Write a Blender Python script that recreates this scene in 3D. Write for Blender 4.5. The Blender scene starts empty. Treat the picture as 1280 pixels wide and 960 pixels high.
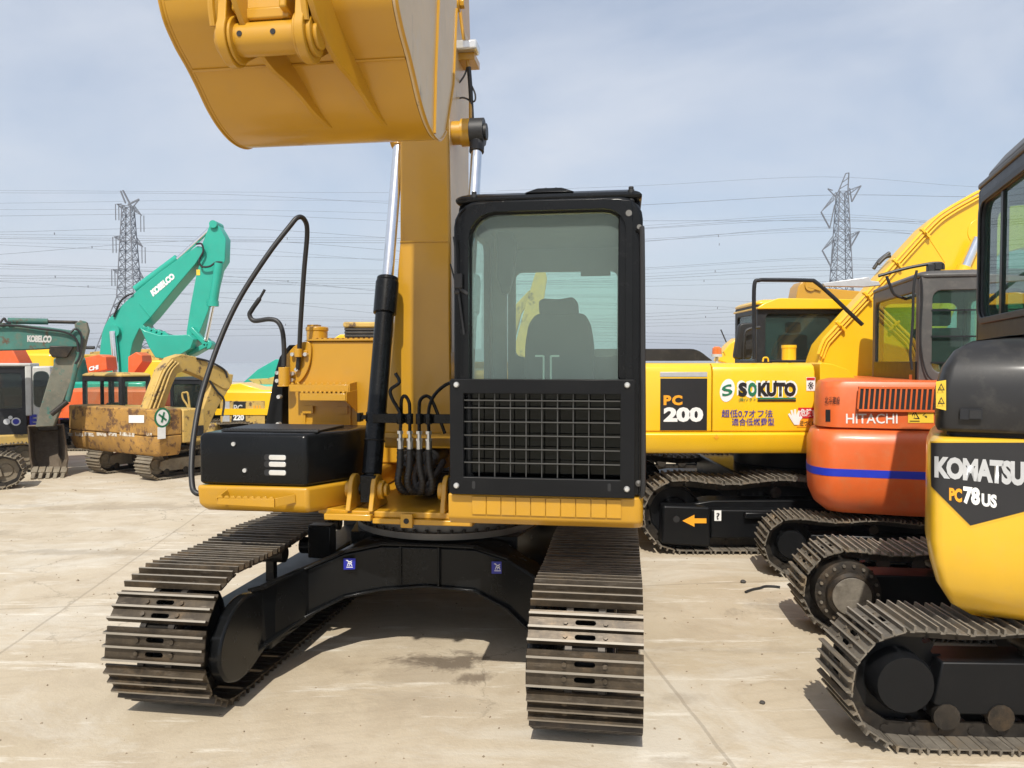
import bpy, bmesh, math, random
from mathutils import Vector, Matrix
random.seed(7)
R = math.radians
scene = bpy.context.scene
# ---------------------------------------------------------------- camera
CAM_H = 2.05
FPX = 961.0
PITCH = math.atan(28 / FPX)
cam_d = bpy.data.cameras.new('camera')
cam_d.sensor_width = 36
cam_d.lens = FPX / 1280 * 36
cam_d.clip_start = 0.05
cam_d.clip_end = 4000
cam = bpy.data.objects.new('camera', cam_d)
scene.collection.objects.link(cam)
cam.location = (0, 0, CAM_H)
cam.rotation_euler = (math.pi / 2 - PITCH, 0, 0)
scene.camera = cam
# ---------------------------------------------------------------- sun and sky
SUN_FROM = Vector((-0.12, -0.82, 1.0)).normalized()      # towards the sun: behind the camera, slightly left
SUN_EL = math.asin(SUN_FROM.z)
sun_d = bpy.data.lights.new('sun', 'SUN')
sun_d.energy = 4.0
sun_d.angle = R(0.55)
sun_d.color = (1.0, 0.95, 0.86)
sun = bpy.data.objects.new('sun', sun_d)
scene.collection.objects.link(sun)
sun.rotation_euler = SUN_FROM.to_track_quat('Z', 'Y').to_euler()
world = bpy.data.worlds.new('World')
scene.world = world
world.use_nodes = True
wn = world.node_tree
wn.nodes.clear()
def wnode(t, **k):
    n = wn.nodes.new(t)
    for a, b in k.items(): setattr(n, a, b)
    return n
w_out = wnode('ShaderNodeOutputWorld'); w_bg = wnode('ShaderNodeBackground')
w_bg.inputs[1].default_value = 0.125
w_sky = wnode('ShaderNodeTexSky', sky_type='NISHITA', sun_disc=False, sun_elevation=SUN_EL,
              sun_rotation=math.atan2(SUN_FROM.x, SUN_FROM.y), air_density=1.0, dust_density=2.2, ozone_density=1.2)
w_tc = wnode('ShaderNodeTexCoord'); w_map = wnode('ShaderNodeMapping')
w_map.inputs['Scale'].default_value = (1.0, 1.0, 2.3)
w_map.inputs['Rotation'].default_value = (0.12, 0.3, 0.5)
w_n1 = wnode('ShaderNodeTexNoise'); w_n1.inputs['Scale'].default_value = 2.1
w_n1.inputs['Detail'].default_value = 9; w_n1.inputs['Roughness'].default_value = 0.54; w_n1.inputs['Distortion'].default_value = 0.35
w_r1 = wnode('ShaderNodeValToRGB')
w_r1.color_ramp.elements[0].position = 0.30; w_r1.color_ramp.elements[0].color = (0.22,) * 3 + (1,)
w_r1.color_ramp.elements[1].position = 0.72; w_r1.color_ramp.elements[1].color = (0.95,) * 3 + (1,)
# haze towards the horizon
w_sep = wnode('ShaderNodeSeparateXYZ')
w_h = wnode('ShaderNodeMapRange'); w_h.inputs['From Min'].default_value = 0.0; w_h.inputs['From Max'].default_value = 0.30
w_h.inputs['To Min'].default_value = 0.93; w_h.inputs['To Max'].default_value = 0.0
w_max = wnode('ShaderNodeMath', operation='MAXIMUM')
w_mix = wnode('ShaderNodeMixRGB'); w_mix.inputs[2].default_value = (4.95, 5.25, 5.8, 1)
L = wn.links.new
L(w_tc.outputs['Generated'], w_map.inputs[0]); L(w_map.outputs[0], w_n1.inputs['Vector'])
L(w_tc.outputs['Generated'], w_sep.inputs[0])
w_bias = wnode('ShaderNodeMath', operation='MULTIPLY_ADD'); w_bias.inputs[1].default_value = -0.10      # cloud thins towards the right
L(w_sep.outputs['X'], w_bias.inputs[0]); L(w_n1.outputs['Fac'], w_bias.inputs[2]); L(w_bias.outputs[0], w_r1.inputs[0])
L(w_sep.outputs['Z'], w_h.inputs['Value']); L(w_h.outputs[0], w_max.inputs[0]); L(w_r1.outputs[0], w_max.inputs[1])
L(w_max.outputs[0], w_mix.inputs[0]); L(w_sky.outputs[0], w_mix.inputs[1]); L(w_mix.outputs[0], w_bg.inputs[0])
L(w_bg.outputs[0], w_out.inputs[0])
scene.view_settings.view_transform = 'Standard'
scene.view_settings.look = 'None'
scene.view_settings.exposure = 0.28
scene.view_settings.gamma = 1.0
scene.render.engine = 'CYCLES'
scene.cycles.max_bounces = 8
scene.cycles.transparent_max_bounces = 16

# ---------------------------------------------------------------- materials
MATS = {}
def nodes_of(name):
    m = bpy.data.materials.new(name); m.use_nodes = True
    nt = m.node_tree; b = nt.nodes['Principled BSDF']
    return m, nt, b
def noise(nt, scale, detail=6, rough=0.6, src=None, stretch=None):
    tc = nt.nodes.new('ShaderNodeTexCoord'); n = nt.nodes.new('ShaderNodeTexNoise')
    n.inputs['Scale'].default_value = scale; n.inputs['Detail'].default_value = detail; n.inputs['Roughness'].default_value = rough
    mp = nt.nodes.new('ShaderNodeMapping')
    if stretch: mp.inputs['Scale'].default_value = stretch
    nt.links.new(tc.outputs[src or 'Object'], mp.inputs[0]); nt.links.new(mp.outputs[0], n.inputs['Vector'])
    return n
def ramp(nt, a, b, ca=(0, 0, 0), cb=(1, 1, 1)):
    r = nt.nodes.new('ShaderNodeValToRGB')
    r.color_ramp.elements[0].position = a; r.color_ramp.elements[0].color = (*ca, 1)
    r.color_ramp.elements[1].position = b; r.color_ramp.elements[1].color = (*cb, 1)
    return r
def mixc(nt, fac, a, b):
    m = nt.nodes.new('ShaderNodeMixRGB')
    for i, v in ((0, fac), (1, a), (2, b)):
        if isinstance(v, (int, float)): m.inputs[i].default_value = v
        elif isinstance(v, tuple): m.inputs[i].default_value = (*v[:3], 1)
        else: nt.links.new(v, m.inputs[i])
    return m.outputs[0]
def bump(nt, b, h, strength=0.2, dist=0.01):
    bp = nt.nodes.new('ShaderNodeBump'); bp.inputs['Strength'].default_value = strength; bp.inputs['Distance'].default_value = dist
    nt.links.new(h, bp.inputs['Height']); nt.links.new(bp.outputs[0], b.inputs['Normal'])
def paint(name, col, rough=0.38, coat=0.25, var=0.10, dirt=0.25, dirtcol=(0.33, 0.27, 0.19), metal=0.0, scale=1.0, wear=0.0, wearcol=(0.10, 0.06, 0.035), bs=0.05, scr=0.0, scrcol=(0.30, 0.18, 0.06), sst=(1.0, 1.0, 0.06)):
    m, nt, b = nodes_of(name)
    if max(col) < 0.05: b.inputs['Specular IOR Level'].default_value = 0.18
    n1 = noise(nt, 1.6 * scale); n2 = noise(nt, 9 * scale, 8, 0.7)
    c = mixc(nt, ramp_f(nt, n1, 0.35, 0.7), tuple(x * (1 - var) for x in col), tuple(min(1, x * (1 + var * 0.6)) for x in col))
    d = mixc(nt, ramp_f(nt, n2, 0.5, 0.78, dirt), c, dirtcol)
    if wear > 0:
        n3 = noise(nt, 5 * scale, 10, 0.75)
        d = mixc(nt, ramp_f(nt, n3, 0.60 - wear * 0.25, 0.66 - wear * 0.22), d, wearcol)
    if scr > 0:
        n4 = noise(nt, 11 * scale, 6, 0.8, stretch=sst); n5 = noise(nt, 2.3 * scale, 3, 0.5)
        a_ = nt.nodes.new('ShaderNodeMath'); a_.operation = 'MULTIPLY'
        nt.links.new(ramp_f(nt, n4, 0.60, 0.68, scr), a_.inputs[0]); nt.links.new(ramp_f(nt, n5, 0.45, 0.6), a_.inputs[1])
        d = mixc(nt, a_.outputs[0], d, scrcol)
    nt.links.new(d, b.inputs['Base Color'])
    rr = nt.nodes.new('ShaderNodeMapRange'); rr.inputs['To Min'].default_value = rough * 0.8; rr.inputs['To Max'].default_value = min(1, rough * 1.35)
    nt.links.new(n2.outputs['Fac'], rr.inputs['Value']); nt.links.new(rr.outputs[0], b.inputs['Roughness'])
    b.inputs['Metallic'].default_value = metal
    b.inputs['Coat Weight'].default_value = coat; b.inputs['Coat Roughness'].default_value = 0.12
    bump(nt, b, n1.outputs['Fac'], bs, 0.02)
    MATS[name] = m
    return m
def ramp_f(nt, n, a, b, top=1.0):
    r = nt.nodes.new('ShaderNodeMapRange'); r.inputs['From Min'].default_value = a; r.inputs['From Max'].default_value = b
    r.inputs['To Max'].default_value = top; r.clamp = True
    nt.links.new(n.outputs['Fac'], r.inputs['Value'])
    return r.outputs[0]
def simple(name, col, rough=0.5, metal=0.0, coat=0.0):
    m, nt, b = nodes_of(name)
    n = noise(nt, 14, 5, 0.6)
    nt.links.new(mixc(nt, n.outputs['Fac'], tuple(x * 0.82 for x in col), tuple(min(1, x * 1.15) for x in col)), b.inputs['Base Color'])
    b.inputs['Roughness'].default_value = rough; b.inputs['Metallic'].default_value = metal; b.inputs['Coat Weight'].default_value = coat
    MATS[name] = m
    return m
def glassmat(name, tint, veil, vcol, gl=0.02, gcol=(0.9, 0.95, 0.93)):
    m, nt, b = nodes_of(name)
    nt.nodes.remove(b)
    out = nt.nodes['Material Output']
    tr = nt.nodes.new('ShaderNodeBsdfTransparent'); tr.inputs[0].default_value = (*tint, 1)
    df = nt.nodes.new('ShaderNodeBsdfDiffuse'); df.inputs[0].default_value = (*vcol, 1)
    gy = nt.nodes.new('ShaderNodeBsdfGlossy'); gy.inputs['Roughness'].default_value = gl; gy.inputs[0].default_value = (*gcol, 1)
    fr = nt.nodes.new('ShaderNodeFresnel'); fr.inputs[0].default_value = 1.5
    n = noise(nt, 2.2, 5, 0.6)
    m1 = nt.nodes.new('ShaderNodeMixShader'); m2 = nt.nodes.new('ShaderNodeMixShader')
    mr = nt.nodes.new('ShaderNodeMapRange'); mr.inputs['To Min'].default_value = veil * 0.75; mr.inputs['To Max'].default_value = veil * 1.25
    nt.links.new(n.outputs['Fac'], mr.inputs['Value'])
    nt.links.new(mr.outputs[0], m1.inputs[0]); nt.links.new(tr.outputs[0], m1.inputs[1]); nt.links.new(df.outputs[0], m1.inputs[2])
    ge = nt.nodes.new('ShaderNodeNewGeometry'); iv = nt.nodes.new('ShaderNodeMath'); iv.operation = 'SUBTRACT'; iv.inputs[0].default_value = 1.0
    ml = nt.nodes.new('ShaderNodeMath'); ml.operation = 'MULTIPLY'
    nt.links.new(ge.outputs['Backfacing'], iv.inputs[1]); nt.links.new(iv.outputs[0], ml.inputs[0]); nt.links.new(fr.outputs[0], ml.inputs[1])
    nt.links.new(ml.outputs[0], m2.inputs[0]); nt.links.new(m1.outputs[0], m2.inputs[1]); nt.links.new(gy.outputs[0], m2.inputs[2])
    nt.links.new(m2.outputs[0], out.inputs[0])
    MATS[name] = m
    return m
yellow = paint('amber_paint', (0.50, 0.258, 0.013), 0.34, 0.35, 0.07, 0.26, (0.36, 0.22, 0.07), scr=0.35)
yellow2 = paint('bright_yellow_paint', (0.84, 0.50, 0.012), 0.32, 0.4, 0.05, 0.10, (0.6, 0.42, 0.1))
yellow3 = paint('golden_paint', (0.72, 0.425, 0.022), 0.30, 0.5, 0.08, 0.22, (0.5, 0.36, 0.14), scr=0.3, scrcol=(0.45, 0.3, 0.1), sst=(0.25, 0.25, 1.3))
pale_yellow = paint('faded_yellow_paint', (0.52, 0.345, 0.09), 0.6, 0.0, 0.2, 0.7, (0.30, 0.235, 0.14), wear=0.2, scr=0.5, scrcol=(0.2, 0.13, 0.07), sst=(0.5, 0.5, 0.2))
rusty = paint('rusty_yellow_paint', (0.42, 0.225, 0.05), 0.7, 0.0, 0.35, 0.85, (0.25, 0.155, 0.075), scale=0.8, wear=0.34, wearcol=(0.12, 0.06, 0.028), scr=0.85, scrcol=(0.17, 0.085, 0.035), sst=(0.25, 0.25, 1.6), bs=0.4)
orange = paint('faded_orange_paint', (0.70, 0.13, 0.026), 0.40, 0.12, 0.16, 0.5, (0.50, 0.20, 0.08), scr=0.4, scrcol=(0.5, 0.27, 0.14), sst=(0.2, 0.2, 1.2))
orange2 = paint('bright_orange_paint', (0.72, 0.12, 0.025), 0.45, 0.1, 0.10, 0.2)
teal = paint('teal_paint', (0.015, 0.36, 0.265), 0.4, 0.2, 0.08, 0.15, (0.12, 0.35, 0.27))
teal_old = paint('weathered_teal_paint', (0.05, 0.165, 0.135), 0.65, 0.0, 0.25, 0.9, (0.15, 0.13, 0.09), scale=0.9, wear=0.10, scr=0.6, scrcol=(0.12, 0.085, 0.05))
muddy_teal = paint('muddy_teal_paint', (0.15, 0.15, 0.115), 0.75, 0.0, 0.3, 0.95, (0.24, 0.195, 0.14), scale=1.2, wear=0.22, wearcol=(0.05, 0.14, 0.115), scr=0.6, scrcol=(0.06, 0.05, 0.04))
black = paint('gloss_black_paint', (0.006, 0.0065, 0.007), 0.24, 0.08, 0.2, 0.07, (0.04, 0.035, 0.03))
black_soft = paint('black_paint', (0.0065, 0.007, 0.008), 0.36, 0.03, 0.2, 0.10, (0.036, 0.032, 0.027))
grey_hood = paint('weathered_grey_paint', (0.026, 0.026, 0.027), 0.42, 0.15, 0.25, 0.45, (0.085, 0.08, 0.07), scr=0.35, scrcol=(0.10, 0.09, 0.08), sst=(0.3, 0.3, 1))
cab_grey = paint('dusty_cab_paint', (0.085, 0.08, 0.076), 0.5, 0.1, 0.2, 0.5, (0.19, 0.17, 0.15))
cab_dark = paint('dark_cab_paint', (0.022, 0.023, 0.026), 0.4, 0.12, 0.2, 0.35, (0.07, 0.07, 0.068))
cream = paint('dusty_white_paint', (0.55, 0.55, 0.53), 0.55, 0.1, 0.1, 0.4)
def steel_mat(name, a, b_, c_, rough=0.45, metal=0.75):
    m, nt, b = nodes_of(name)
    n1 = noise(nt, 5.0, 8, 0.7); n2 = noise(nt, 26, 6, 0.7, stretch=(0.25, 1, 1)); n3 = noise(nt, 3.0, 9, 0.75)
    oi = nt.nodes.new('ShaderNodeObjectInfo'); sc = nt.nodes.new('ShaderNodeVectorMath'); sc.operation = 'SCALE'; sc.inputs[0].default_value = (37, 19, 53)
    nt.links.new(oi.outputs['Random'], sc.inputs['Scale'])
    for n_ in (n1, n2, n3):
        src = n_.inputs['Vector'].links[0].from_socket; ad = nt.nodes.new('ShaderNodeVectorMath'); ad.operation = 'ADD'
        nt.links.new(src, ad.inputs[0]); nt.links.new(sc.outputs[0], ad.inputs[1]); nt.links.new(ad.outputs[0], n_.inputs['Vector'])
    c = mixc(nt, ramp_f(nt, n1, 0.38, 0.66), a, b_)
    c = mixc(nt, ramp_f(nt, n2, 0.55, 0.72, 0.7), c, c_)
    c = mixc(nt, ramp_f(nt, n3, 0.52, 0.66, 0.75), c, tuple(0.5 * (p + q) * k for p, q, k in zip(b_, c_, (1.15, 0.95, 0.7))))
    mm = nt.nodes.new('ShaderNodeMapRange'); mm.inputs['To Min'].default_value = 0.0; mm.inputs['To Max'].default_value = 0.5; nt.links.new(oi.outputs['Random'], mm.inputs['Value'])
    c = mixc(nt, mm.outputs[0], c, a)
    nt.links.new(c, b.inputs['Base Color'])
    b.inputs['Metallic'].default_value = metal; b.inputs['Roughness'].default_value = rough
    bump(nt, b, n2.outputs['Fac'], 0.25, 0.004)
    MATS[name] = m
    return m
shoe_steel = steel_mat('track_shoe_steel', (0.038, 0.029, 0.020), (0.115, 0.088, 0.058), (0.24, 0.20, 0.155), 0.42, 0.5)
shoe_dusty = steel_mat('dusty_track_steel', (0.12, 0.105, 0.085), (0.27, 0.24, 0.195), (0.34, 0.31, 0.26), 0.6, 0.35)
shoe_worn = steel_mat('muddy_track_steel', (0.17, 0.14, 0.10), (0.30, 0.26, 0.19), (0.12, 0.09, 0.06), 0.75, 0.15)
edge_steel = simple('worn_edge_highlight', (0.27, 0.24, 0.195), 0.55, 0.2)  # worn grouser tops, with edge highlights put into the colour
sheen_side = paint('scuffed_sheen_paint', (0.60, 0.44, 0.23), 0.42, 0.3, 0.14, 0.75, (0.56, 0.48, 0.36), scale=0.9, scr=0.8, scrcol=(0.12, 0.10, 0.08), sst=(1.0, 1.0, 0.12))  # scuff streaks over a pale grazing sky reflection put into the colour
chain_steel = steel_mat('greasy_chain_steel', (0.02, 0.018, 0.016), (0.06, 0.05, 0.04), (0.12, 0.10, 0.08), 0.45, 0.5)
chrome = simple('chrome_rod', (0.82, 0.83, 0.84), 0.13, 1.0)
zinc = simple('zinc_fitting', (0.62, 0.62, 0.60), 0.28, 0.9)
boltm = simple('pale_bolt', (0.62, 0.62, 0.60), 0.35, 0.6)
rubber = simple('black_rubber', (0.016, 0.016, 0.017), 0.5)
wire_steel = simple('dull_wire_steel', (0.075, 0.075, 0.072), 0.45, 0.4)
dirty_grey = simple('grey_steel', (0.16, 0.155, 0.145), 0.5, 0.5)
seatm = simple('dark_seat_fabric', (0.03, 0.033, 0.036), 0.85)
headliner = simple('grey_cab_lining', (0.16, 0.17, 0.17), 0.8)
dark = simple('dark_interior', (0.012, 0.012, 0.013), 0.7)
white = simple('white_print', (0.80, 0.80, 0.78), 0.5)
silver = simple('silver_print', (0.55, 0.56, 0.57), 0.35, 0.3)
black_print = simple('black_print', (0.018, 0.018, 0.02), 0.4)
green_print = simple('green_print', (0.02, 0.17, 0.08), 0.4)
blue_print = simple('blue_print', (0.015, 0.02, 0.30), 0.45)
stripe_blue = simple('blue_stripe_paint', (0.012, 0.035, 0.50), 0.5)
red_print = simple('red_print', (0.55, 0.02, 0.03), 0.45)
orange_print = simple('orange_print', (0.85, 0.36, 0.02), 0.45)
yellow_print = simple('yellow_print', (0.80, 0.55, 0.05), 0.45)
beacon_m = simple('orange_lens', (0.70, 0.16, 0.03), 0.2, 0, 0.5)
lensm = simple('lamp_lens', (0.72, 0.72, 0.70), 0.12, 0.5, 0.6)
pylon_m = simple('galvanised_lattice', (0.13, 0.135, 0.15), 0.7, 0.1)
wire_m = simple('power_cable', (0.10, 0.105, 0.12), 0.8)
glass_main = glassmat('reflection_veil_glass', (0.76, 0.88, 0.83), 0.125, (0.44, 0.52, 0.49))  # diffuse veil paints milky sky and ground reflections into the pane
glass_rear = glassmat('pale_green_glass', (0.93, 1.0, 0.97), 0.035, (0.5, 0.6, 0.56))
glass_low = glassmat('lower_cab_glass', (0.045, 0.06, 0.055), 0.0, (0.2, 0.22, 0.21), 0.02, (0.45, 0.48, 0.47))
glass_clear = glassmat('tinted_green_glass', (0.66, 0.84, 0.76), 0.05, (0.35, 0.5, 0.45))
glass_dark = glassmat('smoked_glass', (0.42, 0.50, 0.47), 0.07, (0.20, 0.24, 0.23))

# ---------------------------------------------------------------- frames: a machine stands at (ox, oy) and is turned by yaw
def ray(px, py):
    a = (px - 640) / FPX; b = (480 - py) / FPX
    return (a, b * math.sin(PITCH) + math.cos(PITCH), b * math.cos(PITCH) - math.sin(PITCH))
class Frame:
    def __init__(s, ox, oy, yaw=0.0):
        s.ox, s.oy, s.yaw = ox, oy, yaw
        s.c = math.cos(R(yaw)); s.s = math.sin(R(yaw)); s.cam = s.loc(0, 0, CAM_H)
    def loc(s, X, Y, Z):
        X -= s.ox; Y -= s.oy
        return Vector((X * s.c - Y * s.s, X * s.s + Y * s.c, Z))
    def hit(s, px, py, ax, v):
        X, Y, Z = ray(px, py); d = Vector((X * s.c - Y * s.s, X * s.s + Y * s.c, Z))
        t = (v - s.cam[ax]) / d[ax]
        return s.cam + d * t
    def fx(s, px, py, x): return s.hit(px, py, 0, x)
    def fy(s, px, py, y): return s.hit(px, py, 1, y)
    def fz(s, px, py, z): return s.hit(px, py, 2, z)
    def xz(s, px, py, y):
        p = s.fy(px, py, y); return (p.x, p.z)

# ---------------------------------------------------------------- mesh builder
class MB:
    def __init__(s): s.v = []; s.f = []
    def add(s, vs, fs, M=None):
        o = len(s.v)
        for p in vs:
            p = Vector(p); s.v.append(M @ p if M else p)
        for f in fs: s.f.append([i + o for i in f])
        return s
    def box(s, x0, x1, y0, y1, z0, z1, M=None):
        return s.add([(x0, y0, z0), (x1, y0, z0), (x1, y1, z0), (x0, y1, z0), (x0, y0, z1), (x1, y0, z1), (x1, y1, z1), (x0, y1, z1)],
                     [(3, 2, 1, 0), (4, 5, 6, 7), (0, 1, 5, 4), (1, 2, 6, 5), (2, 3, 7, 6), (3, 0, 4, 7)], M)
    def bar(s, p0, p1, w, h, up=(0, 0, 1)):
        p0 = Vector(p0); p1 = Vector(p1); d = (p1 - p0).normalized(); up = Vector(up)
        a = d.cross(up)
        if a.length < 1e-4: a = d.cross(Vector((1, 0, 0)))
        a.normalize(); b = a.cross(d)
        vs = [p + a * (i * w / 2) + b * (j * h / 2) for p in (p0, p1) for i, j in ((-1, -1), (1, -1), (1, 1), (-1, 1))]
        return s.add(vs, [(0, 1, 2, 3), (7, 6, 5, 4), (0, 4, 5, 1), (1, 5, 6, 2), (2, 6, 7, 3), (3, 7, 4, 0)])
    def prism(s, poly, ax, a0, a1):
        n = len(poly)
        def P(u, v, a):
            return (a, u, v) if ax == 'x' else ((u, a, v) if ax == 'y' else (u, v, a))
        vs = [P(u, v, a0) for u, v in poly] + [P(u, v, a1) for u, v in poly]
        return s.add(vs, [list(range(n)), list(range(2 * n - 1, n - 1, -1))] + [(i, i + n, (i + 1) % n + n, (i + 1) % n) for i in range(n)])
    def loft(s, secs, cap=True, closed=True):
        n = len(secs[0]); vs = [p for q in secs for p in q]; fs = []
        for k in range(len(secs) - 1):
            for i in range(n if closed else n - 1):
                j = (i + 1) % n; fs.append((k * n + i, k * n + j, (k + 1) * n + j, (k + 1) * n + i))
        if cap: fs += [list(range(n - 1, -1, -1)), [(len(secs) - 1) * n + i for i in range(n)]]
        return s.add(vs, fs)
    def cyl(s, p0, p1, r, n=16, r2=None):
        p0 = Vector(p0); p1 = Vector(p1); d = (p1 - p0).normalized()
        a = d.orthogonal().normalized(); b = d.cross(a); r2 = r if r2 is None else r2
        return s.loft([[p + (a * math.cos(t) + b * math.sin(t)) * q for t in [2 * math.pi * i / n for i in range(n)]] for p, q in ((p0, r), (p1, r2))])
    def tube(s, pts, r, n=8):
        pts = [Vector(p) for p in pts]; secs = []; a = None
        for i, p in enumerate(pts):
            d = (pts[min(i + 1, len(pts) - 1)] - pts[max(i - 1, 0)]).normalized()
            a = d.orthogonal().normalized() if a is None else (a - d * a.dot(d)).normalized()
            b = d.cross(a); rr = r[i] if isinstance(r, list) else r
            secs.append([p + (a * math.cos(t) + b * math.sin(t)) * rr for t in [2 * math.pi * k / n for k in range(n)]])
        return s.loft(secs)
    def lathe(s, prof, org, axis='x', n=24):          # prof: (radius, along)
        secs = []
        for r, h in prof:
            q = []
            for k in range(n):
                t = 2 * math.pi * k / n; u = r * math.cos(t); v = r * math.sin(t)
                q.append(Vector(org) + Vector((h, u, v) if axis == 'x' else ((u, h, v) if axis == 'y' else (u, v, h))))
            secs.append(q)
        return s.loft(secs)
    def ring(s, outer, inner, ax, a0, a1):            # plate with a hole; loops of equal count
        n = len(outer)
        def P(q, a):
            u, v = q
            return (a, u, v) if ax == 'x' else ((u, a, v) if ax == 'y' else (u, v, a))
        vs = [P(q, a) for a in (a0, a1) for lp in (outer, inner) for q in lp]
        fs = []
        for i in range(n):
            j = (i + 1) % n
            fs += [(i, j, n + j, n + i), (2 * n + j, 2 * n + i, 3 * n + i, 3 * n + j), (j, i, 2 * n + i, 2 * n + j), (n + i, n + j, 3 * n + j, 3 * n + i)]
        return s.add(vs, fs)
    def split(s):
        par = list(range(len(s.v)))
        def fd(i):
            while par[i] != i: par[i] = par[par[i]]; i = par[i]
            return i
        for f in s.f:
            for i in f[1:]: par[fd(i)] = fd(f[0])
        g = {}
        for f in s.f: g.setdefault(fd(f[0]), []).append(f)
        out = []
        for fs in g.values():
            m = MB(); ids = sorted({i for f in fs for i in f}); mp = {i: k for k, i in enumerate(ids)}
            m.v = [s.v[i] for i in ids]; m.f = [[mp[i] for i in f] for f in fs]; out.append(m)
        return out
    def each(s, name, mat, parent=None, bevel=0.0, **k):
        for m in s.split(): o = m.build(name, mat, parent, bevel, **k)
        return o
    def build(s, name, mat, parent=None, bevel=0.0, seg=2, ang=38, kind=None, label=None):
        me = bpy.data.meshes.new(name)
        me.from_pydata([tuple(p) for p in s.v], [], s.f)
        bm = bmesh.new(); bm.from_mesh(me); bmesh.ops.recalc_face_normals(bm, faces=bm.faces); bm.to_mesh(me); bm.free()
        me.shade_smooth(); me.set_sharp_from_angle(angle=R(ang))
        me.materials.append(mat)
        o = bpy.data.objects.new(name, me); scene.collection.objects.link(o)
        if parent: o.parent = parent
        if bevel > 0:
            bv = o.modifiers.new('bevel', 'BEVEL'); bv.width = bevel; bv.segments = seg; bv.limit_method = 'ANGLE'; bv.angle_limit = R(32)
            bv.harden_normals = False; bv.use_clamp_overlap = True
        if kind: o['kind'] = kind
        if label: o['label'] = label
        return o
def smoothpath(pts, n=6):
    pts = [Vector(p) for p in pts]; out = []
    for i in range(len(pts) - 1):
        p0 = pts[max(i - 1, 0)]; p1 = pts[i]; p2 = pts[i + 1]; p3 = pts[min(i + 2, len(pts) - 1)]
        for k in range(n):
            t = k / n
            out.append(0.5 * ((2 * p1) + (p2 - p0) * t + (2 * p0 - 5 * p1 + 4 * p2 - p3) * t * t + (3 * p1 - p0 - 3 * p2 + p3) * t ** 3))
    out.append(pts[-1]); return out
def smooth2(pts, n=6, closed=False):
    q = [(a, b, 0) for a, b in pts]
    if closed: q = [q[-1]] + q + [q[0], q[1]]; r = smoothpath(q, n)[n:-n - (1)]; return [(p.x, p.y) for p in r[:len(pts) * n]]
    return [(p.x, p.y) for p in smoothpath(q, n)]
def rrect(x0, x1, z0, z1, r, k=5):
    rs = r if isinstance(r, (tuple, list)) else (r,) * 4       # bl, br, tr, tl
    out = []
    for (cx, cz, a0), q in zip(((x0, z0, 180), (x1, z0, 270), (x1, z1, 0), (x0, z1, 90)), rs):
        sx = 1 if cx == x0 else -1; sz = 1 if cz == z0 else -1
        for i in range(k):
            a = R(a0 + 90 * i / (k - 1)); out.append((cx + sx * q + q * math.cos(a), cz + sz * q + q * math.sin(a)))
    return out
def filletpoly(pts, r, k=4):
    out = []; n = len(pts)
    for i in range(n):
        p = Vector(pts[i]); a = Vector(pts[i - 1]); b = Vector(pts[(i + 1) % n])
        ra = r[i] if isinstance(r, (list, tuple)) else r
        if ra <= 0: out.append(tuple(p)); continue
        da = (a - p); db = (b - p); t = min(ra, da.length * 0.45, db.length * 0.45)
        s0 = p + da.normalized() * t; s1 = p + db.normalized() * t
        for j in range(k + 1):
            u = j / k; out.append(tuple(s0 * (1 - u) ** 2 + p * 2 * u * (1 - u) + s1 * u * u))
    return out
def thing(name, label, cat, fr=None, loc=(0, 0, 0), group=None):
    o = bpy.data.objects.new(name, None); scene.collection.objects.link(o); o.empty_display_size = 0.3
    if fr: o.location = (fr.ox, fr.oy, 0); o.rotation_euler = (0, 0, -R(fr.yaw))
    else: o.location = loc
    o['label'] = label; o['category'] = cat
    if group: o['group'] = group
    return o
def tag(o, label, cat, group=None):
    o['label'] = label; o['category'] = cat
    if group: o['group'] = group
    return o
def inst(me, name, parent, loc=(0, 0, 0), rot=(0, 0, 0)):
    o = bpy.data.objects.new(name, me); scene.collection.objects.link(o); o.parent = parent; o.location = loc; o.rotation_euler = rot
    return o
# text fitted to four pixel-ray hits or any mapping (u, v) -> point
def text(s, mat, parent, mapf, bold=0.0, name='lettering', sx=1.0, mono=None):
    cu = bpy.data.curves.new('t', 'FONT'); cu.body = s; cu.size = 1; cu.offset = bold; cu.resolution_u = 3
    cu.space_character = sx
    if mono: cu.space_line = mono
    ob = bpy.data.objects.new('t', cu); scene.collection.objects.link(ob)
    dg = bpy.context.evaluated_depsgraph_get(); me = bpy.data.meshes.new_from_object(ob.evaluated_get(dg))
    bpy.data.objects.remove(ob)
    if not me.vertices: return None
    xs = [v.co.x for v in me.vertices]; ys = [v.co.y for v in me.vertices]
    x0, x1, y0, y1 = min(xs), max(xs), min(ys), max(ys)
    for v in me.vertices:
        v.co = mapf((v.co.x - x0) / (x1 - x0), (v.co.y - y0) / max(1e-6, y1 - y0))
    me.name = name; me.materials.clear(); me.materials.append(mat)
    o = bpy.data.objects.new(name, me); scene.collection.objects.link(o); o.parent = parent
    return o
def quadmap(hit, bl, br, tr, tl):
    def f(u, v):
        px = (bl[0] * (1 - u) + br[0] * u) * (1 - v) + (tl[0] * (1 - u) + tr[0] * u) * v
        py = (bl[1] * (1 - u) + br[1] * u) * (1 - v) + (tl[1] * (1 - u) + tr[1] * u) * v
        return hit(px, py)
    return f
def rectmap(hit, x0, y0, x1, y1): return quadmap(hit, (x0, y1), (x1, y1), (x1, y0), (x0, y0))
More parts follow.
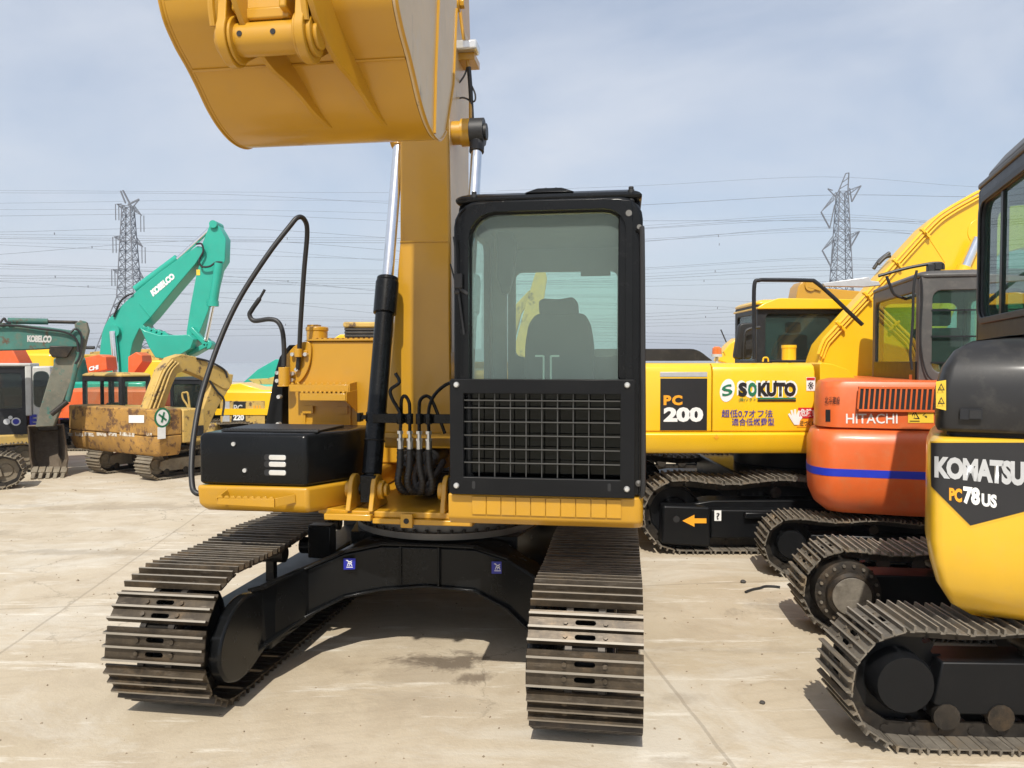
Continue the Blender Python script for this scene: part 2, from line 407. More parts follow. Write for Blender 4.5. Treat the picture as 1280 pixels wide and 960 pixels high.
def decal(mat, parent, hit, pts, name='sticker', th=(0, -0.0015, 0)):
    vs = [hit(*p) for p in pts]; t = Vector(th); n = len(vs)
    m = MB().add([v - t for v in vs] + [v + t for v in vs], [list(range(n)), list(range(2 * n - 1, n - 1, -1))] + [(i, i + n, (i + 1) % n + n, (i + 1) % n) for i in range(n)])
    return m.build(name, mat, parent)
def boxpx(fr, x0, y0, x1, y1, d0, d1, mb=None):
    a = fr.fy(x0, y1, d0); b = fr.fy(x1, y0, d0)
    mb = mb or MB(); return mb.box(a.x, b.x, d0, d1, a.z, b.z)
def polypx(fr, pts, d0, d1, mb=None):
    mb = mb or MB(); return mb.prism([fr.xz(x, y, d0) for x, y in pts], 'y', d0, d1)

# ---------------------------------------------------------------- crawler tracks
def shoe_mesh(name, w, p, mat, k=1.0, detail=True, edge=None):
    """three-grouser shoe: x across, y along travel, z outward"""
    m = MB(); hw = w / 2; gy = (-0.40 * p, -0.02 * p, 0.36 * p); gh = 0.030 * k; gt = 0.011 * k; t = 0.010 * k
    def strip(y0, y1, hole):
        if hole and detail:
            o = rrect(-hw, hw, y0, y1, 0.0001, 3); i = rrect(-0.055 * k, 0.055 * k, (y0 + y1) / 2 - 0.014 * k, (y0 + y1) / 2 + 0.014 * k, 0.0135 * k, 3)
            m.ring(o, i, 'z', -t, 0)
        else: m.box(-hw, hw, y0, y1, -t, 0)
    strip(gy[0] - 0.001, gy[1] - gt * 0.5, True); strip(gy[1] + gt * 0.5, gy[2] + 0.001, True)
    m.box(-hw, hw, gy[2] + 0.001, 0.52 * p, -t * 1.6, -t * 0.4)
    for y in gy:
        m.prism([(y - gt, -t * 0.5), (y + gt, -t * 0.5), (y + gt * 0.55, gh), (y - gt * 0.55, gh)], 'x', -hw, hw)
    if detail:
        for y in ((gy[0] + gy[1]) / 2, (gy[1] + gy[2]) / 2):
            for sx in (-1, 1): m.cyl((sx * 0.105 * k, y, -0.002), (sx * 0.105 * k, y, 0.012 * k), 0.014 * k, 6)
    o = m.build(name, mat); me = o.data; bpy.data.objects.remove(o)
    me.materials.append(edge_steel if edge is None else edge)
    for f in me.polygons:
        if f.center.z > gh * 0.98 and len(f.vertices) == 4: f.material_index = 1
    return me
def track(parent, xc, w, yf, yr, H, pitch, shoe, mchain, mframe, side=1, sag=0.03, detail=True, frame_z=None, shoes=True, hubmat=None):
    k = H / 0.83; t = 0.085 * k; r = H / 2 - t; cz = H / 2
    pts = []
    def arc(cy, a0, a1, n=20):
        for i in range(n): a = a0 + (a1 - a0) * i / n; pts.append((cy + r * math.cos(a), cz + r * math.sin(a)))
    y0 = yf + H / 2; y1 = yr - H / 2
    for i in range(20): pts.append((y1 + (y0 - y1) * i / 20, t))
    arc(y0, -math.pi / 2, -3 * math.pi / 2)
    for i in range(40):
        u = i / 40; pts.append((y0 + (y1 - y0) * u, H - t - sag * math.sin(math.pi * ((u * 3) % 1)) ** 2))
    arc(y1, math.pi / 2, -math.pi / 2)
    seg = []; tot = 0
    for i in range(len(pts)):
        a = pts[i]; b = pts[(i + 1) % len(pts)]; l = math.hypot(b[0] - a[0], b[1] - a[1]); seg.append((tot, l, a, b)); tot += l
    n = round(tot / pitch); p = tot / n
    def at(s):
        s %= tot
        for s0, l, a, b in seg:
            if s <= s0 + l + 1e-9:
                u = (s - s0) / l; return a[0] + (b[0] - a[0]) * u, a[1] + (b[1] - a[1]) * u
    chain = MB(); tr = None; spots = []
    for i in range(n):
        s = i * p; ya, za = at(s - p * 0.5); yb, zb = at(s + p * 0.5)
        ty, tz = yb - ya, zb - za; l = math.hypot(ty, tz); ty /= l; tz /= l
        ym, zm = (ya + yb) / 2, (za + zb) / 2; a = math.atan2(tz, ty); N = Vector((0, -tz, ty))
        M = Matrix.Translation(Vector((xc, ym, zm))) @ Matrix.Rotation(a, 4, 'X')
        for sx in (-1, 1):
            chain.box(sx * 0.085 * k - 0.018 * k, sx * 0.085 * k + 0.018 * k, -p * 0.56, p * 0.56, -0.048 * k, 0.040 * k, M)
        chain.cyl(M @ Vector((-0.11 * k, -p * 0.5, 0)), M @ Vector((0.11 * k, -p * 0.5, 0)), 0.026 * k, 7)
        spots.append((Vector((xc, ym, zm)) + N * 0.048 * k, a))
    tr = chain.build('track', mchain, parent)
    if shoes:
        for q, a in spots:
            j = random.uniform(-1, 1)
            inst(shoe, 'track_shoe', tr, q, (a + j * 0.012, 0, 0))
    # wheels
    wm = MB(); wr = r - 0.045 * k
    wm.lathe([(0.02, -0.07 * k), (wr * 0.5, -0.075 * k), (wr * 0.55, -0.05 * k), (wr * 0.9, -0.05 * k), (wr * 0.93, -0.075 * k), (wr, -0.07 * k), (wr, 0.07 * k), (wr * 0.93, 0.075 * k), (wr * 0.9, 0.05 * k), (wr * 0.55, 0.05 * k), (wr * 0.5, 0.075 * k), (0.02, 0.07 * k)], (xc, y0, cz), 'x', 28)
    wm.build('idler', mframe, parent)
    sp = MB(); nt_ = 21; prof = []
    for i in range(nt_ * 4):
        q = wr + (0.045 * k if i % 4 in (0, 1) else 0); aa = 2 * math.pi * i / (nt_ * 4); prof.append((y1 + q * math.cos(aa), cz + q * math.sin(aa)))
    sp.prism(prof, 'x', xc - 0.03 * k, xc + 0.03 * k)
    sp.lathe([(0.02, -0.2 * k), (wr * 0.62, -0.2 * k), (wr * 0.68, -0.16 * k), (wr * 0.68, 0.12 * k), (wr * 0.55, 0.16 * k), (0.02, 0.16 * k)], (xc, y1, cz), 'x', 26)
    sp.build('sprocket', hubmat or mframe, parent)
    nr = 7
    for i in range(nr):
        ro = MB(); y = y0 + 0.28 * k + (y1 - y0 - 0.56 * k) * i / (nr - 1)
        ro.lathe([(0.02, -0.16 * k), (0.085 * k, -0.16 * k), (0.085 * k, -0.12 * k), (0.065 * k, -0.1 * k), (0.065 * k, 0.1 * k), (0.085 * k, 0.12 * k), (0.085 * k, 0.16 * k), (0.02, 0.16 * k)], (xc, y, t + 0.11 * k), 'x', 14)
        ro.build('roller', mchain, parent)
    for u in (0.33, 0.67):
        cr = MB(); y = y0 + (y1 - y0) * u; cr.cyl((xc - 0.11 * k, y, H - t - 0.12 * k), (xc + 0.11 * k, y, H - t - 0.12 * k), 0.06 * k, 12)
        cr.box(xc - 0.03 * k, xc + 0.03 * k, y - 0.03 * k, y + 0.03 * k, H * 0.5, H - t - 0.13 * k)
        cr.build('carrier_roller', mchain, parent)
    fm = MB(); zt = H * (0.66 if frame_z is None else frame_z); zb = H * 0.30
    poly = [(y0 + 0.05 * k, zb + 0.03), (y0 + 0.22 * k, zb - 0.04 * k), (y1 - 0.35 * k, zb - 0.04 * k), (y1 - 0.2 * k, zb + 0.02), (y1 - 0.25 * k, zt), (y0 + 0.4 * k, zt), (y0 + 0.1 * k, zt - 0.05 * k)]
    fm.prism(poly, 'x', xc - 0.15 * k, xc + 0.15 * k)
    fm.build('track_frame', mframe, parent, 0.012 * k)
    return tr
def track_at(parent, cx, cy, rot, w, Ln, H, pitch, shoe, mchain, mframe, **kw):
    before = set(parent.children)
    tr = track(parent, 0.0, w, -Ln / 2, Ln / 2, H, pitch, shoe, mchain, mframe, **kw)
    for o in parent.children:
        if o not in before: o.location = (cx, cy, 0); o.rotation_euler = (0, 0, R(rot))
    return tr

def planray(F, pts, off=0.0, fall=None):
    """ray meets the vertical wall that stands on the plan outline pts; off = metres in front of it"""
    pl0 = [Vector(p) for p in pts]
    def f(px, py):
        d3 = ray(px, py); dx = d3[0] * F.c - d3[1] * F.s; dy = d3[0] * F.s + d3[1] * F.c; best = None
        for a, b in zip(pl0, pl0[1:]):
            e = b - a; den = dx * e.y - dy * e.x
            if abs(den) < 1e-9: continue
            t = ((a.x - F.cam.x) * e.y - (a.y - F.cam.y) * e.x) / den; q = ((a.x - F.cam.x) * dy - (a.y - F.cam.y) * dx) / den
            if t > 0 and -0.001 <= q <= 1.001 and (best is None or t < best): best = t
        if best is None: return F.fy(px, py, fall)
        return F.cam + Vector((dx, dy, d3[2])) * (best - off)
    return f

# ================================================================ ground
def make_ground():
    m, nt, b = nodes_of('dusty_concrete')
    geo = nt.nodes.new('ShaderNodeNewGeometry')
    def nz(scale, detail=8, rough=0.65, st=(1, 1, 1), rot=0.0, dist=0.0):
        mp = nt.nodes.new('ShaderNodeMapping'); mp.inputs['Scale'].default_value = st; mp.inputs['Rotation'].default_value = (0, 0, rot)
        n = nt.nodes.new('ShaderNodeTexNoise'); n.inputs['Scale'].default_value = scale; n.inputs['Detail'].default_value = detail
        n.inputs['Roughness'].default_value = rough; n.inputs['Distortion'].default_value = dist
        nt.links.new(geo.outputs['Position'], mp.inputs[0]); nt.links.new(mp.outputs[0], n.inputs['Vector']); return n
    n1 = nz(0.35, 6); n2 = nz(2.2, 10, 0.72, dist=0.4); n3 = nz(1.1, 10, 0.75, (0.5, 3.2, 1), 0.15); n4 = nz(40, 4, 0.7); n5 = nz(0.9, 8, 0.7, (0.35, 2.4, 1), -0.35)
    c = mixc(nt, ramp_f(nt, n1, 0.35, 0.65), (0.43, 0.355, 0.245), (0.52, 0.45, 0.345))
    c = mixc(nt, ramp_f(nt, n2, 0.46, 0.64, 0.6), c, (0.37, 0.30, 0.21))
    n6 = nz(0.55, 9, 0.7, (1, 1.6, 1), 0.6, 0.8)
    c = mixc(nt, ramp_f(nt, n6, 0.50, 0.62, 0.55), c, (0.58, 0.54, 0.46))
    c = mixc(nt, ramp_f(nt, n3, 0.56, 0.66, 0.8), c, (0.70, 0.66, 0.57))
    n7 = nz(3.0, 6, 0.8, (0.12, 5.0, 1), 0.05)
    c = mixc(nt, ramp_f(nt, n7, 0.66, 0.73, 0.5), c, (0.66, 0.62, 0.54))
    n8 = nz(1.6, 6, 0.8, (0.1, 4.0, 1), -0.12)
    c = mixc(nt, ramp_f(nt, n8, 0.64, 0.72, 0.6), c, (0.27, 0.22, 0.155))
    c = mixc(nt, ramp_f(nt, n5, 0.60, 0.72, 0.5), c, (0.33, 0.27, 0.19))
    c = mixc(nt, ramp_f(nt, n4, 0.62, 0.75, 0.35), c, (0.25, 0.21, 0.16))
    # slab joints
    br = nt.nodes.new('ShaderNodeTexBrick'); br.offset = 0.0; br.inputs['Scale'].default_value = 1.0
    br.inputs['Mortar Size'].default_value = 0.012; br.inputs['Brick Width'].default_value = 4.5; br.inputs['Row Height'].default_value = 4.5
    br.inputs['Color1'].default_value = (0, 0, 0, 1); br.inputs['Color2'].default_value = (0, 0, 0, 1); br.inputs['Mortar'].default_value = (1, 1, 1, 1)
    mp = nt.nodes.new('ShaderNodeMapping'); mp.inputs['Rotation'].default_value = (0, 0, R(-7)); mp.inputs['Location'].default_value = (2.9, 2.2, 0)
    nt.links.new(geo.outputs['Position'], mp.inputs[0])
    nd = nt.nodes.new('ShaderNodeVectorMath'); nd.operation = 'ADD'
    nsc = nt.nodes.new('ShaderNodeVectorMath'); nsc.operation = 'SCALE'; nsc.inputs['Scale'].default_value = 0.04
    nt.links.new(n2.outputs['Color'], nsc.inputs[0]); nt.links.new(mp.outputs[0], nd.inputs[0]); nt.links.new(nsc.outputs[0], nd.inputs[1])
    nt.links.new(nd.outputs[0], br.inputs['Vector'])
    jm = nt.nodes.new('ShaderNodeMath'); jm.operation = 'MULTIPLY'; jm.inputs[1].default_value = 0.45
    nt.links.new(br.outputs['Color'], jm.inputs[0])
    c = mixc(nt, jm.outputs[0], c, (0.24, 0.20, 0.15))
    # hairline cracks, only in places
    vo = nt.nodes.new('ShaderNodeTexVoronoi'); vo.feature = 'DISTANCE_TO_EDGE'; vo.inputs['Scale'].default_value = 0.55
    ns2 = nt.nodes.new('ShaderNodeVectorMath'); ns2.operation = 'SCALE'; ns2.inputs['Scale'].default_value = 0.5
    nd2 = nt.nodes.new('ShaderNodeVectorMath'); nd2.operation = 'ADD'
    nt.links.new(n2.outputs['Color'], ns2.inputs[0]); nt.links.new(geo.outputs['Position'], nd2.inputs[0]); nt.links.new(ns2.outputs[0], nd2.inputs[1]); nt.links.new(nd2.outputs[0], vo.inputs['Vector'])
    ck = nt.nodes.new('ShaderNodeMapRange'); ck.inputs['From Min'].default_value = 0.0055; ck.inputs['From Max'].default_value = 0.001; ck.inputs['To Max'].default_value = 0.7; nt.links.new(vo.outputs['Distance'], ck.inputs['Value'])
    cm = nt.nodes.new('ShaderNodeMath'); cm.operation = 'MULTIPLY'; nt.links.new(ck.outputs[0], cm.inputs[0]); nt.links.new(ramp_f(nt, n1, 0.50, 0.58), cm.inputs[1])
    c = mixc(nt, cm.outputs[0], c, (0.17, 0.14, 0.10))
    # crawler scuffs: bars in curved rows
    wv = nt.nodes.new('ShaderNodeTexWave'); wv.inputs['Scale'].default_value = 2.6; wv.inputs['Distortion'].default_value = 1.5; wv.inputs['Detail'].default_value = 3
    wm_ = nt.nodes.new('ShaderNodeMapping'); wm_.inputs['Rotation'].default_value = (0, 0, R(78)); nt.links.new(geo.outputs['Position'], wm_.inputs[0]); nt.links.new(wm_.outputs[0], wv.inputs['Vector'])
    n9 = nz(0.45, 5, 0.6, (1.6, 0.25, 1), 0.25); wf = nt.nodes.new('ShaderNodeMath'); wf.operation = 'MULTIPLY'
    nt.links.new(ramp_f(nt, wv, 0.72, 0.95, 0.14), wf.inputs[0]); nt.links.new(ramp_f(nt, n9, 0.54, 0.60), wf.inputs[1])
    c = mixc(nt, wf.outputs[0], c, (0.30, 0.245, 0.175))
    # oil stains at fixed places
    def stain(x, y, rx, ry, top, col):
        nonlocal c
        s = nt.nodes.new('ShaderNodeVectorMath'); s.operation = 'SUBTRACT'; s.inputs[1].default_value = (x, y, 0)
        q = nt.nodes.new('ShaderNodeVectorMath'); q.operation = 'MULTIPLY'; q.inputs[1].default_value = (1 / rx, 1 / ry, 0)
        a = nt.nodes.new('ShaderNodeVectorMath'); a.operation = 'SCALE'; a.inputs['Scale'].default_value = 4.5
        w = nt.nodes.new('ShaderNodeVectorMath'); w.operation = 'ADD'
        sub = nt.nodes.new('ShaderNodeVectorMath'); sub.operation = 'SUBTRACT'; sub.inputs[1].default_value = (0.5, 0.5, 0.5)
        ln = nt.nodes.new('ShaderNodeVectorMath'); ln.operation = 'LENGTH'
        nt.links.new(geo.outputs['Position'], s.inputs[0]); nt.links.new(s.outputs[0], q.inputs[0])
        nt.links.new(n2.outputs['Color'], sub.inputs[0]); nt.links.new(sub.outputs[0], a.inputs[0])
        nt.links.new(q.outputs[0], w.inputs[0]); nt.links.new(a.outputs[0], w.inputs[1]); nt.links.new(w.outputs[0], ln.inputs[0])
        r = nt.nodes.new('ShaderNodeMapRange'); r.inputs['From Min'].default_value = 1.0; r.inputs['From Max'].default_value = 0.45
        r.inputs['To Max'].default_value = top; nt.links.new(ln.outputs['Value'], r.inputs['Value'])
        c = mixc(nt, r.outputs[0], c, col)
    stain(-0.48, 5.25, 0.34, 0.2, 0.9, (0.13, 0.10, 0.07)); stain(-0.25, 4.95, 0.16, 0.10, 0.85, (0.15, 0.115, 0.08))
    stain(1.0, 4.6, 0.25, 0.12, 0.35, (0.25, 0.2, 0.14)); stain(0.9, 3.9, 0.3, 0.08, 0.3, (0.26, 0.21, 0.15)); stain(1.7, 5.4, 0.6, 0.1, 0.3, (0.26, 0.21, 0.15)); stain(-0.7, 5.0, 0.5, 0.16, 0.35, (0.24, 0.19, 0.13)); stain(-0.6, 4.55, 0.55, 0.3, 0.28, (0.28, 0.23, 0.17)); stain(2.3, 6.3, 0.5, 0.3, 0.4, (0.2, 0.17, 0.13))
    stain(-7.5, 9.0, 2.2, 0.35, 0.45, (0.20, 0.16, 0.11)); stain(-4.6, 8.2, 1.4, 0.16, 0.4, (0.22, 0.18, 0.13)); stain(-5.5, 10.8, 2.6, 0.3, 0.4, (0.26, 0.21, 0.15))
    nt.links.new(c, b.inputs['Base Color']); b.inputs['Roughness'].default_value = 0.82
    h = nt.nodes.new('ShaderNodeMath'); h.operation = 'ADD'; nt.links.new(n2.outputs['Fac'], h.inputs[0]); nt.links.new(n4.outputs['Fac'], h.inputs[1])
    bump(nt, b, h.outputs[0], 0.35, 0.012)
    g = MB(); g.add([(-1500, -40, 0), (1500, -40, 0), (1500, 2500, 0), (-1500, 2500, 0)], [(0, 1, 2, 3)])
    o = g.build('ground', m); o['kind'] = 'structure'
    # small loose debris, uncountable
    d = MB()
    for i in range(900):
        y = random.uniform(3.2, 14); x = random.uniform(-0.75, 0.72) * y
        s = random.uniform(0.003, 0.009) * (1 + (random.random() > 0.98) * 1.0)
        M = Matrix.Translation((x, y, s * 0.4)) @ Matrix.Rotation(random.uniform(0, 3), 4, 'Z')
        d.add([(-s, -s, -s * .5), (s, -s * .7, -s * .5), (s * .8, s, -s * .5), (-s * .6, s * .9, -s * .5), (-s * .4, -s * .2, s * .6), (s * .5, s * .3, s * .5)],
              [(0, 1, 5, 4), (1, 2, 5), (2, 3, 4, 5), (3, 0, 4)], M)
    o = d.build('grit', simple('brown_grit', (0.24, 0.19, 0.13), 0.9)); o['kind'] = 'stuff'; o['label'] = 'small loose grit and pebbles scattered on the concrete yard'
make_ground()
def make_sky_sheet():  # invented sheet that mirrors sky colour over the far ground
    m, nt, b = nodes_of('sky_tone_mirror')
    n = noise(nt, 0.05, 4, 0.6, stretch=(0.3, 1, 1)); nt.links.new(mixc(nt, n.outputs['Fac'], (0.30, 0.34, 0.38), (0.36, 0.40, 0.44)), b.inputs['Base Color'])
    b.inputs['Roughness'].default_value = 0.12; n2 = noise(nt, 1.5, 3, 0.5); bump(nt, b, n2.outputs['Fac'], 0.1, 0.05)
    w = MB(); w.add([(-1490, 78, 0.02), (1490, 78, 0.02), (1490, 2490, 0.02), (-1490, 2490, 0.02)], [(0, 1, 2, 3)]); o = w.build('added_sky_sheet', m); o['kind'] = 'structure'
make_sky_sheet()

# ================================================================ main excavator
M = Frame(-0.503, 6.04, 8.3)
def main_excavator():
    T = thing('excavator', 'amber yellow excavator with black cab and raised bucket, nearest the camera and facing it', 'excavator', M)
    sh = shoe_mesh('track_shoe', 0.6, 0.19, shoe_steel)
    for xc in (1.175, -1.215):
        t = track(T, xc, 0.6, -2.05, 2.05, 0.83, 0.19, sh, chain_steel, black_soft, sag=0.02, frame_z=0.52)
    # ---- undercarriage: inner guard plates, X frame, ring
    for s in (-1, 1):
        g = MB()
        pts = [(-1.30, 0.60), (-1.62, 0.65), (-1.80, 0.60), (-1.92, 0.47), (-1.94, 0.34), (-1.86, 0.22), (-1.74, 0.17), (-1.60, 0.17), (-1.30, 0.26)]
        g.prism(filletpoly(pts, 0.06), 'x', s * 0.86, s * 0.94)
        g.box(min(s * 0.861, s * 0.95), max(s * 0.861, s * 0.95), -1.298, 1.4, 0.20, 0.47)
        g.build('frame_side_plate', black, T, 0.015)
    xf = MB()
    def q(px, pt, pb, y):
        a = M.fy(px, pt, y); b_ = M.fy(px, pb, y); return (a.x, y, a.z, b_.z)
    st = [(-0.90, -1.50, 0.64, 0.26), (-0.86, -1.42, 0.64, 0.28), q(378, 712, 770, -1.05), q(430, 690, 744, -0.86), (-0.30, -0.76, 0.775, 0.47), (0.02, -0.74, 0.775, 0.50), (0.36, -0.76, 0.775, 0.49), (0.62, -0.86, 0.73, 0.40), (0.82, -1.0, 0.66, 0.28), (0.92, -1.05, 0.64, 0.26)]
    secs = []
    for x, y, zt, zb in st:
        d = 0.34
        secs.append([(x, y, zb), (x, y, zt - 0.02), (x, y + 0.03, zt), (x * 0.86, y + d, zt + 0.04), (x * 0.86, y + d, zb + 0.02)])
    xf.loft(secs)
    xf.prism([(-0.62, -0.50), (0.62, -0.50), (0.95, 0.9), (0.6, 0.9), (0.4, 0.7), (-0.4, 0.7), (-0.6, 0.9), (-0.95, 0.9)], 'z', 0.46, 0.80)
    xf.build('undercarriage_frame', black, T, 0.012)
    for hi in (0, 1):
      fl = MB()
      for k in range(len(st) - 1):
        a, b_ = st[k], st[k + 1]
        if not hi: fl.bar((a[0], a[1] - 0.005, a[3] - 0.006), (b_[0], b_[1] - 0.005, b_[3] - 0.006), 0.05, 0.016)
        else: fl.bar((a[0], a[1] - 0.002, a[2] + 0.004), (b_[0], b_[1] - 0.002, b_[2] + 0.004), 0.05, 0.014)
      fl.build('frame_flange', black, T, 0.003)
    rb = MB(); rb.box(-0.17, -0.155, -0.775, -0.74, 0.50, 0.772); rb.box(0.10, 0.115, -0.775, -0.74, 0.50, 0.772); rb.each('stiffener_rib', black, T, 0.003)
    st_ = MB(); st_.box(-0.905, -0.73, -0.62, -0.5, 0.62, 0.86); st_.cyl((-0.98, -0.56, 0.70), (-0.80, -0.56, 0.70), 0.06, 12); st_.build('carrier_bracket', black, T, 0.01)
    # blue stickers
    for px in (437, 622):
        yl = -0.835; hit = lambda x, y, yl=yl: M.fy(x, y, yl)
        if px == 437: yl = -0.875; hit = lambda x, y, yl=yl: M.fy(x, y, yl)
        w = 7.5
        d = decal(blue_print, T, hit, [(px - w, 712 if px == 437 else 717), (px + w * 0.9, 711.5 if px == 437 else 717), (px + w, 698 if px == 437 else 702), (px - w, 698 if px == 437 else 702)])
        oy = 0 if px == 437 else 4.5
        lw = MB()
        def lp(x, y): return M.fy(px + x, 705 + oy + y, yl - 0.004)
        for a, b_ in (((-4, 4), (4, 4)), ((-3, 2.5), (-2, -0.5)), ((-2, -0.5), (2, -0.5)), ((2, -0.5), (3, 2.5)), ((-1, 2.4), (1, 0)), ((-3, -4), (3, -1.6)), ((3, -4.2), (-2, -1.4)), ((-4.5, -4.7), (-2, -4.7))):
            lw.bar(lp(*a), lp(*b_), 0.004, 0.004)
        lw.build('sticker_print', white, d)
    # swing ring
    r = MB(); r.lathe([(0.30, 0.80), (0.70, 0.80), (0.70, 0.845), (0.655, 0.845), (0.655, 0.90), (0.685, 0.905), (0.685, 0.955), (0.60, 0.955), (0.60, 1.05), (0.3, 1.05)], (0, 0, 0), 'z', 64)
    ro = r.build('swing_ring', dirty_grey, T)
    rb = MB()
    for i in range(48):
        a = 2 * math.pi * i / 48
        p = Vector((0.68 * math.cos(a), 0.68 * math.sin(a), 0.845)); rb.cyl(p, p + Vector((0, 0, 0.022)), 0.014, 6)
        if i % 3 == 0:
            d = Vector((math.cos(a), math.sin(a), 0)); rb.cyl(Vector((0, 0, .93)) + d * 0.684, Vector((0, 0, .93)) + d * 0.70, 0.012, 6)
    rb.build('ring_bolt', chain_steel, ro)
    # ---- upper frame
    fr = MB()
    fr.prism(filletpoly([(-0.66, -1.02), (-0.40, -1.10), (0.30, -1.10), (0.45, -1.02), (0.45, 2.0), (-0.66, 2.0)], 0.02), 'z', 1.035, 1.075)
    fr.build('main_frame_plate', yellow, T, 0.006)
    f2 = MB(); a = M.fy(409, 638, -1.10); b_ = M.fy(467, 646, -1.10)
    f2.box(a.x, b_.x, -1.16, -1.02, 1.02, 1.062); f2.box(b_.x + 0.002, 0.42, -1.135, -1.02, 1.0, 1.034)
    p = M.fy(443, 651, -1.14); f2.box(-0.045, 0.035, -1.165, -1.136, 0.985, 1.075); f2.build('front_flange', yellow, T, 0.006)
    hb = MB(); hb.cyl((-0.005, -1.168, 1.03), (-0.005, -1.15, 1.03), 0.018, 12); hb.build('flange_hole', dark, T)
    # boom foot side walls and pivot lugs
    wl = MB()
    for s in (-1, 1):
        x = s * 0.245
        wl.prism(filletpoly([(-0.55, 1.078), (0.9, 1.078), (0.9, 1.35), (0.15, 1.75), (-0.15, 1.78), (-0.45, 1.45)], 0.12), 'x', x - 0.02, x + 0.02)
    wl.each('boom_bracket', yellow, T, 0.006)
    for xx in (-0.325, 0.305):
        lg = MB()
        for dx in (-0.082, 0.072):
            lg.prism([(-1.0 + 0.095 * math.cos(R(t)), 1.20 + 0.105 * math.sin(R(t))) for t in range(0, 181, 15)] + [(-1.14, 1.078), (-0.80, 1.078)], 'x', xx + dx - 0.016, xx + dx + 0.016)
        lg.cyl((xx + 0.088, -1.0, 1.20), (xx + 0.125, -1.0, 1.20), 0.062, 20); lg.cyl((xx + 0.126, -1.0, 1.20), (xx + 0.15, -1.0, 1.20), 0.042, 16)
        lg.cyl((xx - 0.10, -1.0, 1.20), (xx - 0.135, -1.0, 1.20), 0.055, 20)
        lg.build('pivot_lug', yellow, T, 0.005)
    # ---- left deck, toolbox
    dk = MB()
    zt, zb = 1.235, 1.062
    dk.loft([[(x, y, z) for x, y in pl] for z, pl in ((zb, [(-1.36, -1.17), (-0.665, -1.17), (-0.49, -0.86), (-0.49, 0.9), (-1.36, 0.9)]), (1.10, [(-1.41, -1.20), (-0.655, -1.20), (-0.47, -0.87), (-0.47, 0.9), (-1.41, 0.9)]), (zt, [(-1.42, -1.205), (-0.655, -1.205), (-0.47, -0.875), (-0.47, 0.9), (-1.42, 0.9)]))])
    dk.build('side_deck', yellow, T, 0.02, 3)
    stp = MB()
    a = M.fy(275, 628, -1.26); b_ = M.fy(346, 612, -1.26)
    stp.prism([(a.x, 1.13), (b_.x, 1.12), (b_.x, 1.175), (a.x + 0.01, 1.17)], 'y', -1.30, -1.285)
    n = 9
    for i in range(n):
        x = a.x + (b_.x - a.x) * (i + 0.5) / n; stp.prism([(x - 0.018, 1.172), (x + 0.018, 1.172), (x + 0.009, 1.187), (x - 0.009, 1.187)], 'y', -1.30, -1.285)
    stp.bar((b_.x + 0.005, -1.29, 1.15), (b_.x + 0.10, -1.207, 1.165), 0.008, 0.055); stp.bar((a.x - 0.0, -1.29, 1.15), (a.x + 0.03, -1.207, 1.19), 0.008, 0.05)
    stp.build('front_step', yellow, T, 0.002)
    tb = MB()
    def tpl(o): return [(-1.405 - o, -1.195 - o), (-0.665 + o * .4, -1.195 - o), (-0.478 + o, -0.855), (-0.478 + o, -0.45), (-1.405 - o, -0.45)]
    tb.loft([[(x, y, z) for x, y in tpl(o)] for z, o in ((1.238, -0.012), (1.26, 0), (1.55, 0), (1.582, -0.015))])
    tbo = tb.build('toolbox', black, T, 0.035, 4, 40)
    pad = MB(); pad.box(-1.30, -0.62, -1.10, -0.62, 1.5835, 1.597)
    for i in range(30):
        for j in range(2): pad.cyl((-1.285 + i * 0.0225, -1.09 + j * 0.03, 1.597), (-1.285 + i * 0.0225, -1.09 + j * 0.03, 1.602), 0.008, 6)
    pad.build('grip_pad', rubber, tbo, 0.002)
    lm = MB(); ls = MB()
    for k, py in enumerate((572, 580.5, 591)):
        a = M.fy(330, py + 3.6, -1.2); b_ = M.fy(358, py - 3.6, -1.2)
        lm.prism(rrect(a.x, b_.x, a.z, b_.z, 0.016, 5), 'y', -1.1975, -1.190)
        a = M.fy(336, py + 3.0, -1.2); b_ = M.fy(357.3, py - 3.0, -1.2)
        ls.prism(rrect(a.x, b_.x, a.z, b_.z, 0.013, 5), 'y', -1.2015, -1.1965)
    lm.each('lamp_recess', dark, tbo); ls.each('work_lamp', lensm, tbo, 0.003)
    bo = MB()
    for px, py in ((292, 555), (306, 588)):
        p = M.fy(px, py, -1.2); bo.cyl(p + Vector((0, 0.01, 0)), p + Vector((0, -0.008, 0)), 0.014, 8)
    bo.each('bolt', boltm, tbo)
    # ---- handrails
    def P(px, py, y): return M.fy(px, py, y)
    hr = MB()
    hr.tube(smoothpath([P(252, 617, -1.15), P(245, 616, -1.16), P(240.5, 608, -1.14), P(239.5, 580, -1.08), P(243, 540, -0.98), P(253, 490, -0.85), P(275, 425, -0.70), P(300, 372, -0.58), P(335, 318, -0.48), P(362, 283, -0.40), P(372, 272, -0.36), P(380, 274, -0.30), P(384, 290, -0.24), P(380, 340, -0.18), P(376, 400, -0.12), P(374, 440, -0.07), P(372, 462, -0.05)], 7), 0.019, 10)
    hr.build('handrail', rubber, T)
    p2 = MB()
    p2.tube(smoothpath([P(331, 362, -0.1), P(324, 374, -0.1), P(315, 387, -0.1), P(312, 394, -0.1), P(318, 401, -0.1), P(336, 399, -0.1), P(347, 402, -0.1), P(353, 414, -0.1), P(355, 435, -0.1), P(355, 458, -0.1)], 6), [0.011] * 6 + [0.019] * 49, 10)
    p2.build('mirror_pipe', rubber, T)
    # ---- tank cabinet
    cb = MB()
    a = P(362, 540, 0); b_ = P(500, 427, 0)
    x0 = -1.33; 
